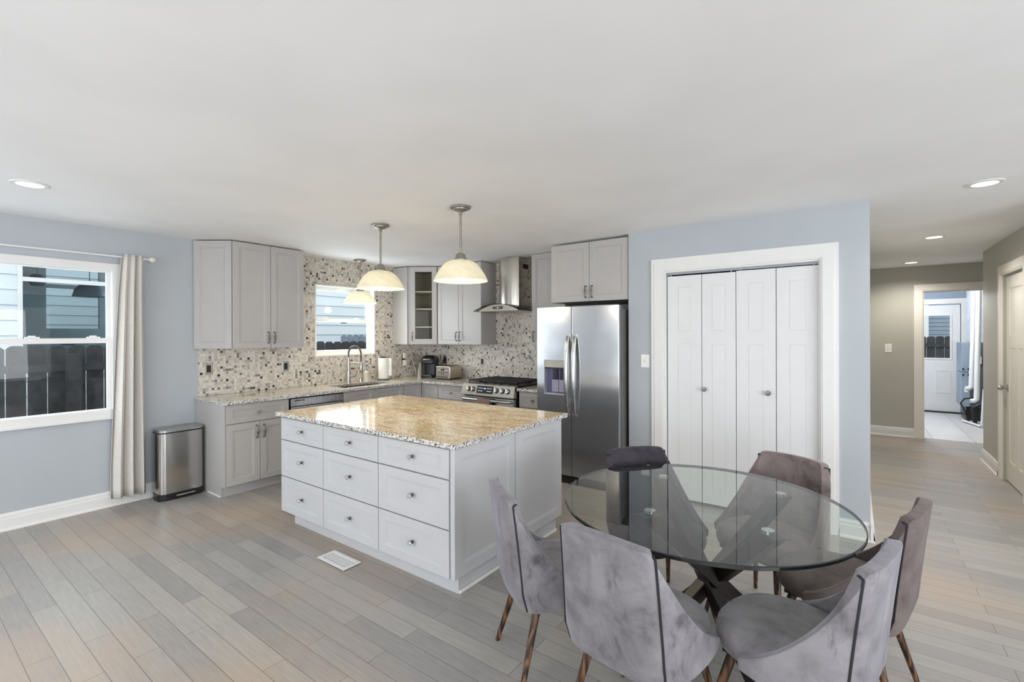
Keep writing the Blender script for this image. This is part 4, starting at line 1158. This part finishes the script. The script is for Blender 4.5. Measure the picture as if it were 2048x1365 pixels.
# ------------------------------------------------------------------ dining table and chairs
TCX, TCY, TR, TZ = -.578, 2.248, .617, .765
t = thing('dining_table', 'round glass dining table on a dark crossed wooden base', 'table', (TCX, TCY, 0))
bm = bm_new()
lathe(bm, [(0, TZ - .016), (TR - .004, TZ - .016), (TR, TZ - .013), (TR, TZ - .003), (TR - .004, TZ), (0, TZ)], 160)
for f in bm.faces:
    c = f.calc_center_median()
    if math.hypot(c.x, c.y) > TR - .006: f.material_index = 1
gt = obj('glass_top', bm, [M_TABLE, M_RIM], t)
pads = [(-.160, -.201), (.296, -.136), (.281, .386), (-.277, .337)]
mx_ = sum(p[0] for p in pads) / 4; my_ = sum(p[1] for p in pads) / 4
for i, (px, py) in enumerate(pads):
    dx, dy = px - mx_, py - my_; L = math.hypot(dx, dy); ux, uy = dx / L, dy / L; vx, vy = -uy, ux
    off = .034
    top = Vector((px + ux * .015, py + uy * .015, TZ - .034)); bot = Vector((mx_ - ux * .40 + vx * off, my_ - uy * .40 + vy * off, 0))
    top = top + Vector((vx, vy, 0)) * off * .3
    ax_ = (top - bot).normalized(); side = Vector((vx, vy, 0)); side = (side - ax_ * side.dot(ax_)).normalized()
    hh = .046 ; tt = .028
    # beam with horizontal cut ends: lean vector in plan carries the thickness
    bm = bm_new(); rr = []
    for P0 in (bot, top):
        rr.append([bm.verts.new(P0 + Vector((ux, uy, 0)) * a * hh + side * b * tt) for a, b in ((-1, -1), (1, -1), (1, 1), (-1, 1))])
    bridge(bm, rr[0], rr[1]); bm.faces.new(rr[0]); bm.faces.new(rr[1])
    bmesh.ops.bevel(bm, geom=list(bm.edges), offset=.003, segments=1, affect='EDGES')
    lg = obj('base_beam', bm, M_ESPRESSO, t)
    obj('glass_pad', lathe(bm_new(), [(0, TZ - .035), (.02, TZ - .035), (.024, TZ - .030), (.024, TZ - .0165), (0, TZ - .0165)], 20, (px, py, 0)), M_CHROME, lg, smooth='auto')

def catmull(pts, n):
    out = []
    P = [pts[0]] + pts + [pts[-1]]
    m = len(pts) - 1
    for k in range(n + 1):
        t_ = k / n * m; i = min(int(t_), m - 1); f = t_ - i
        p0, p1, p2, p3 = P[i], P[i + 1], P[i + 2], P[i + 3]
        out.append(tuple(.5 * ((2 * b) + (-a + c) * f + (2 * a - 5 * b + 4 * c - d) * f * f + (-a + 3 * b - 3 * c + d) * f ** 3) for a, b, c, d in zip(p0, p1, p2, p3)))
    return out
HALF = [(0, -.240), (.085, -.238), (.158, -.229), (.202, -.200), (.224, -.146), (.238, -.076), (.246, -.002), (.246, .065)]
def plan(s):
    """s in [-1,1] along the shell from left tip to right tip"""
    q = catmull(HALF, 60); i = abs(s) * 60; k = min(int(i), 59); f = i - k
    x = q[k][0] * (1 - f) + q[k + 1][0] * f; y = q[k][1] * (1 - f) + q[k + 1][1] * f
    return (x if s >= 0 else -x, y)
SEAM = .36
def shell_pt(s, v):
    a = abs(s)
    if a < SEAM: zt = .836 - .010 * (a / SEAM) ** 2
    else:
        f = (a - SEAM) / (1 - SEAM); zt = .440 + .386 * (1 - f) ** 1.65
    zb = .358 + .045 * max(0, (a - .3) / .7) ** 1.8
    z = zb + (zt - zb) * v
    x, y = plan(s)
    h = (z - .43) / .40
    kx = 1 - .07 * max(h, 0) - (.12 * max(-h, 0) ** 1.0 * 2)
    yy = y - .045 * max(h, 0) ** 1.15 * (1 if y < 0 else .6) + .03 * max(-h, 0) * 4 * (1 if y < -.1 else 0)
    return Vector((x * kx, yy, z))
def make_chair():
    t = thing('dining_chair', 'chair', 'chair')
    bm = bm_new(); nu, nv = 44, 14; rows = []
    for j in range(nv + 1): rows.append([bm.verts.new(shell_pt(-1 + 2 * i / nu, j / nv)) for i in range(nu + 1)])
    for a, b in zip(rows, rows[1:]):
        for i in range(nu): bm.faces.new((a[i], a[i + 1], b[i + 1], b[i]))
    me_o = obj('backrest', bm, M_VELVET, t, smooth=True, mods=[('SOLIDIFY', dict(thickness=.042, offset=0)), ('BEVEL', dict(width=.0185, segments=3, limit_method='ANGLE', angle_limit=1.0))])
    for s in (-SEAM - .02, SEAM + .02):
        bm = bm_new(); pts = []
        for k in range(26):
            v = k / 25; p = shell_pt(s, v); e = .01
            tan = (shell_pt(s + e, v) - shell_pt(s - e, v)); tan.z = 0; tan.normalize()
            nrm = Vector((tan.y, -tan.x, 0))
            if nrm.dot(Vector((p.x, p.y, 0))) < 0: nrm = -nrm
            pts.append(p + nrm * .0215)
        p = pts[-1]; q = shell_pt(s, 1.0); inn = q * 2 - p
        pts += [Vector((q.x, q.y, q.z + .003)).lerp(p, .5), Vector((q.x, q.y, q.z + .002)), Vector((inn.x, inn.y, q.z - .004))]
        tube(bm, pts, .0042, 6)
        obj('piping', bm, M_PIPE, me_o, smooth='auto')
    # seat cushion
    bm = bm_new(); L = []
    def outline(k, dy=0):
        o = []
        for i in range(40):
            a = 2 * PI * i / 40; c, s = math.cos(a), math.sin(a); n_ = 2.7
            x = .234 * k * math.copysign(abs(c) ** (2 / n_), c); y = .220 * k * math.copysign(abs(s) ** (2 / n_), s)
            if y > 0: x *= 1 - .10 * (y / .220)
            o.append((x, y + .012 + dy))
        return o
    for k, z in ((.90, .385), (.97, .392), (1.0, .413), (1.0, .434), (.975, .454), (.90, .467), (.7, .476), (.4, .480)):
        L.append([bm.verts.new((x, y, z)) for x, y in outline(k)])
    for a, b in zip(L, L[1:]): bridge(bm, a, b)
    bm.faces.new(L[0]); bm.faces.new(L[-1])
    obj('seat', bm, M_VELVET, t, smooth=True)
    obj('seat_frame', box(bm_new(), -.16, .16, -.13, .17, .362, .3845, .004), M_IRON, t)
    for sx in (-1, 1):
        for sy in (-1, 1):
            bm = tube(bm_new(), [(sx * .135, sy * .135, .376), (sx * .20, sy * .24, 0)], [.019, .0105], 14)
            obj('leg', bm, M_WALNUT, t, smooth='auto')
    return t
M_PIPE = plain('black_piping', srgb(26, 26, 32), .5, vary=.05)
def dup(root, loc, rz, label):
    r = root.copy(); COL.objects.link(r); r.location = loc; r.rotation_euler = (0, 0, rz); r['label'] = label
    for ch in [c for c in bpy.data.objects if c.parent == root]:
        c = ch.copy(); COL.objects.link(c); c.parent = r
        for gch in [k for k in bpy.data.objects if k.parent == ch]:
            d = gch.copy(); COL.objects.link(d); d.parent = c
    return r
CH = [
    (-.666, 1.775, -9, 'grey velvet dining chair with its back to the camera, nearest of the six', None),
    (-1.146, 1.922, -38, 'grey velvet dining chair between the kitchen island and the glass table', None),
    (-.195, 1.965, 76, 'grey velvet dining chair at the near right, its scuffed seat pulled out', None),
    (-.061, 2.552, 77, 'grey velvet dining chair, shade-tinted brown, at the table edge towards the hall, farther right', 'brown'),
    (-.392, 2.85, 158, 'grey velvet dining chair, light-tinted taupe, in front of the white pantry door', 'taupe'),
    (-.885, 2.60, 229, 'grey velvet dining chair, shade-tinted charcoal, at the back left of the table, before the fridge', 'charcoal'),
]
chair0 = make_chair()
for i, (x, y, a, lb, tone) in enumerate(CH):
    if i == 0:
        c = chair0; c.location = (x, y, 0); c.rotation_euler = (0, 0, math.radians(a)); c['label'] = lb
    else:
        c = dup(chair0, (x, y, 0), math.radians(a), lb)
    c['group'] = 'velvet chairs around the glass table'
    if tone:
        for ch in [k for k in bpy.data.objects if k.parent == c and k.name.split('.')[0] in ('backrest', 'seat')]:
            ch.material_slots[0].link = 'OBJECT'; ch.material_slots[0].material = LIGHT_TINTS[tone]

# ------------------------------------------------------------------ utility room
d = bpy.data.lights.new('utility_room_fill', 'POINT'); d.energy = 105; d.color = (.95, .97, 1); d.shadow_soft_size = .12  # added point without a fixture, brightens the utility room
o = bpy.data.objects.new('utility_room_fill', d); COL.objects.link(o); o.location = (.6, 10.3, 2.3)
t = thing('furnace', 'grey sheet metal furnace cabinet beside the utility room door', 'furnace', (1.50, 11.25, 0))
obj('lower_cabinet', box(bm_new(), 0, .5, 0, .55, .25, .84, .004), M_STEELB, t)
obj('upper_cabinet', box(bm_new(), 0, .5, 0, .55, .85, 1.36, .004), M_STEELB, t)
obj('side_cover', box(bm_new(), .1, .5, -.006, 0, .26, 1.35), plain('dark_furnace_side', srgb(70, 76, 84), .5, vary=.05), t)
for z in (.80, .90):
    for x in (.012, .08): obj('latch', box(bm_new(), x - .008, x + .014, -.012, 0, z - .016, z + .016, .003), M_BLACK, t)
obj('stand', box(bm_new(), .06, .5, .05, .5, .003, .249), M_BLACK, t)
obj('rating_label', box(bm_new(), .03, .075, -.0015, 0, .5, .57), M_WPLAS, t)
obj('control_box', box(bm_new(), .17, .24, -.05, -.006, 1.0, 1.12, .005), M_WPLAS, t)
for i, (xt, xb, zb, yy, lb) in enumerate(((1.60, 1.585, .60, 11.0, 'white plastic vent pipe nearer the furnace, ending in a short elbow'), (1.62, 1.61, .42, 10.75, 'white plastic vent pipe in front, reaching lowest beside the furnace'))):
    bm = tube(bm_new(), [(xt + .02, yy, HC), (xt + .01, yy, 1.6), (xb, yy, zb + .05), (xb - .004, yy, zb + .015), (xb - .03, yy, zb - .012), (xb - .075, yy, zb - .015)], .036, 16)
    tag(obj('vent_pipe', bm, M_PVC, smooth='auto'), lb, 'pipe', 'white vent pipes')
t = thing('water_softener_pipe', 'thin white drain pipe running from floor up the utility wall', 'pipe', (0, 0, 0))
obj('pipe_run', tube(bm_new(), [(1.48, 11.05, .03), (1.62, 10.55, .03), (1.635, 10.52, .05), (1.66, 10.5, .62)], .018, 10), M_PVC, t, smooth='auto')
tag(obj('drain_hose', tube(bm_new(), [(1.62, 11.1, .42), (1.5, 11.05, .40), (1.45, 11.0, .33), (1.5, 10.98, .2), (1.55, 10.98, .012)], .012, 8), M_BLACK, smooth='auto'), 'thin black hose looping below the furnace', 'hose')
tag(obj('condensate_hose', tube(bm_new(), [(1.72, 10.94, .33), (1.64, 10.93, .31), (1.59, 10.93, .25), (1.61, 10.93, .12), (1.62, 10.93, .004)], .028, 10), M_BLACK, smooth='auto'), 'thick black hose standing on the tile below the furnace', 'hose')
tag(obj('air_duct', box(bm_new(), 1.62, 1.95, 11.3, 11.7, 1.365, HC, .01), plain('wrapped_duct', srgb(205, 214, 222), .5, .2, vary=.12, scale=12)), 'pale wrapped air duct rising above the furnace', 'duct')

# ------------------------------------------------------------------ outdoors
struct('ground_outside', box(bm_new(), -15, XL - .16, -6, 16, -.6, -.4), M_GROUND)
struct('ground_yard', box(bm_new(), -4, 8, 12.3, 20, -.6, -.1), M_GROUND)
def picket(bm, x, w, z0, z1, th=.018):
    """dog-ear board in local xz"""
    c = .032
    pts = [(x, z0), (x + w, z0), (x + w, z1 - c), (x + w - c, z1), (x + c, z1), (x, z1 - c)]
    A = [bm.verts.new((a, 0, b)) for a, b in pts]; B = [bm.verts.new((a, th, b)) for a, b in pts]
    for k in range(6): bm.faces.new((A[k], A[(k + 1) % 6], B[(k + 1) % 6], B[k]))
    bm.faces.new(A[::-1]); bm.faces.new(B)
def fence(name, label, loc, rz, x0, n, pitch, z0, z1, mat, rails, posts, gap=.011):
    t = thing(name, label, 'fence', loc, rz)
    src = []
    for k in range(n):
        bm = bm_new(); j = random.uniform(-.006, .006)
        picket(bm, x0 + k * pitch + gap * random.uniform(.2, .8), pitch - gap * random.uniform(.6, 1.4), z0, z1 + j)
        obj('picket', bm, mat, t)
    for z in rails: obj('rail', box(bm_new(), x0, x0 + n * pitch, -.04, -.001, z - .037, z + .037), mat, t)
    for x, zt in posts: obj('post', box(bm_new(), x - .06, x + .06, -.135, -.041, z0, zt), mat, t)
    return t
fence('picket_fence', 'dark weathered dog-ear picket fence outside the big window', (-6.9, 0, 0), PI / 2, -.56, 56, .1535, -.4, 1.425, M_FENCE, (1.19, .1), [(1.315, 1.335), (3.7, 1.33), (6.1, 1.33)])
fence('picket_fence', 'pale far fence seen above the dark one through the kitchen window', (-7.9, 0, 0), PI / 2, 5.32, 14, .13, -.4, 1.53, M_FENCE2, (1.3,), [])
fence('picket_fence', 'weathered fence seen through the utility door glass', (0, 14.4, 0), 0, .55, 10, .155, -.1, 1.45, M_FENCE, (1.25, .4), [])
# neighbour house with lap siding; boards overlap
def siding(bm, y0, y1, z0, z1, pitch, th=.014):
    n = int((z1 - z0) / pitch) + 1
    L = []
    for k in range(n):
        za = z0 + k * pitch; zb = min(za + pitch, z1)
        if zb - za < .01: break
        vs = [bm.verts.new(p) for p in ((th, y0, za), (th, y1, za), (.0, y1, zb), (0, y0, zb), (-.02, y0, za), (-.02, y1, za), (-.02, y1, zb), (-.02, y0, zb))]
        for f in ((0, 1, 2, 3), (4, 7, 6, 5), (0, 4, 5, 1), (3, 2, 6, 7), (0, 3, 7, 4), (1, 5, 6, 2)): bm.faces.new([vs[i] for i in f])
    return bm
XN = -8.6
NW = (1.13, 2.13, 1.0, 2.62)   # the neighbour's window
t = thing('neighbor_house', 'pale lap sided house beyond the fence, with a white framed window', 'house', (XN, 0, 0))
bm = bm_new()
siding(bm, -3, NW[0], -.4, 5.2, .194); siding(bm, NW[1], 11, -.4, 5.2, .194)
siding(bm, NW[0], NW[1], -.4, NW[2], .194); siding(bm, NW[0], NW[1], NW[3], 5.2, .194)
obj('siding', bm, M_SIDING, t)
wf = obj('window_frame', ring_frame(bm_new(), NW[0], NW[1], NW[2], NW[3], .045, -.03, .05), M_WHITE, t, (0, 0, 0), (0, 0, PI / 2))
obj('window_rail', box(bm_new(), NW[0] + .045, NW[1] - .045, -.02, .045, 2.235, 2.29), M_WHITE, wf)
obj('pane', box(bm_new(), NW[0] + .04, NW[1] - .04, .01, .014, NW[2], NW[3]), m_clear('neighbor_glass', (.76, .83, .85, 1), 1.0), wf)
FY0, FY1 = 1.80, 2.50
M_ROOM = plain('dim_room_wall', srgb(104, 112, 116), .9, vary=.1)
bm = bm_new()
# the dim room behind that window, with a far window
wall_grid(bm, 'x', -2.6, -2.5, (-.2, 5.0), (-.2, 3.0), [(FY0, FY1, 1.66, 2.95)])
box(bm, -2.5, -.03, 4.9, 5.0, -.2, 3.0); box(bm, -2.5, -.03, -.2, -.1, -.2, 3.0); box(bm, -2.5, -.03, -.1, 4.9, 2.95, 3.0); box(bm, -2.5, -.03, -.1, 4.9, -.2, -.15)
obj('room_shell', bm, M_ROOM, t)
d = bpy.data.lights.new('neighbor_room_fill', 'POINT'); d.energy = 230; d.color = (.97, 1, 1); d.shadow_soft_size = .2  # added point that brightens the room behind the neighbour's window
o = bpy.data.objects.new('neighbor_room_fill', d); COL.objects.link(o); o.location = (XN - 1.2, 3.9, 2.4)
obj('far_rail', box(bm_new(), -2.6, -2.5, FY0, FY1, 2.36, 2.42), M_ROOM, t)
bm = siding(bm_new(), 1.0, 5.0, .6, 4.4, .194); obj('far_siding', bm, M_SIDING, t, (-4.4, 0, 0))
for y, zb, rad, hgt, nm, lb in ((1.98, 2.12, .2, .2, 'far_pendant_lamp', 'dark dome pendant lamp inside the neighbour window, right'), (1.42, 2.24, .09, .16, 'far_pendant_lamp', 'dark drum pendant lamp inside the neighbour window, left')):
    bm = bm_new()
    if rad > .15: lathe(bm, [(0, zb + hgt), (rad * .5, zb + hgt * .95), (rad * .85, zb + hgt * .55), (rad, zb), (0, zb + .001)], 24, (XN - .7, y, 0))
    else: lathe(bm, [(0, zb + hgt), (rad * .6, zb + hgt), (rad, zb + hgt * .7), (rad, zb + hgt * .3), (rad * .7, zb), (0, zb)], 24, (XN - .7, y, 0))
    tube(bm, [(XN - .7, y, zb + hgt), (XN - .7, y, 2.95)], .006, 6)
    tag(obj(nm, bm, plain('dark_lamp', srgb(60, 74, 88), .6, vary=.05), smooth='auto'), lb, 'lamp')
# blue-grey house beyond the yard behind the utility room
t = thing('yard_house', 'blue grey sided house with a white corner post behind the utility door', 'house', (0, 16.2, 0))
bm = siding(bm_new(), -2.5, 1.33, -.1, 5, .1)
obj('siding', bm, M_SIDING2, t, (0, 0, 0), (0, 0, -PI / 2))
bm = siding(bm_new(), 1.53, 5.0, -.1, 5, .1)
obj('siding', bm, M_SIDING2, t, (0, 0, 0), (0, 0, -PI / 2))
obj('corner_board', box(bm_new(), 1.33, 1.53, -.04, .03, -.1, 5), M_WHITE, t)
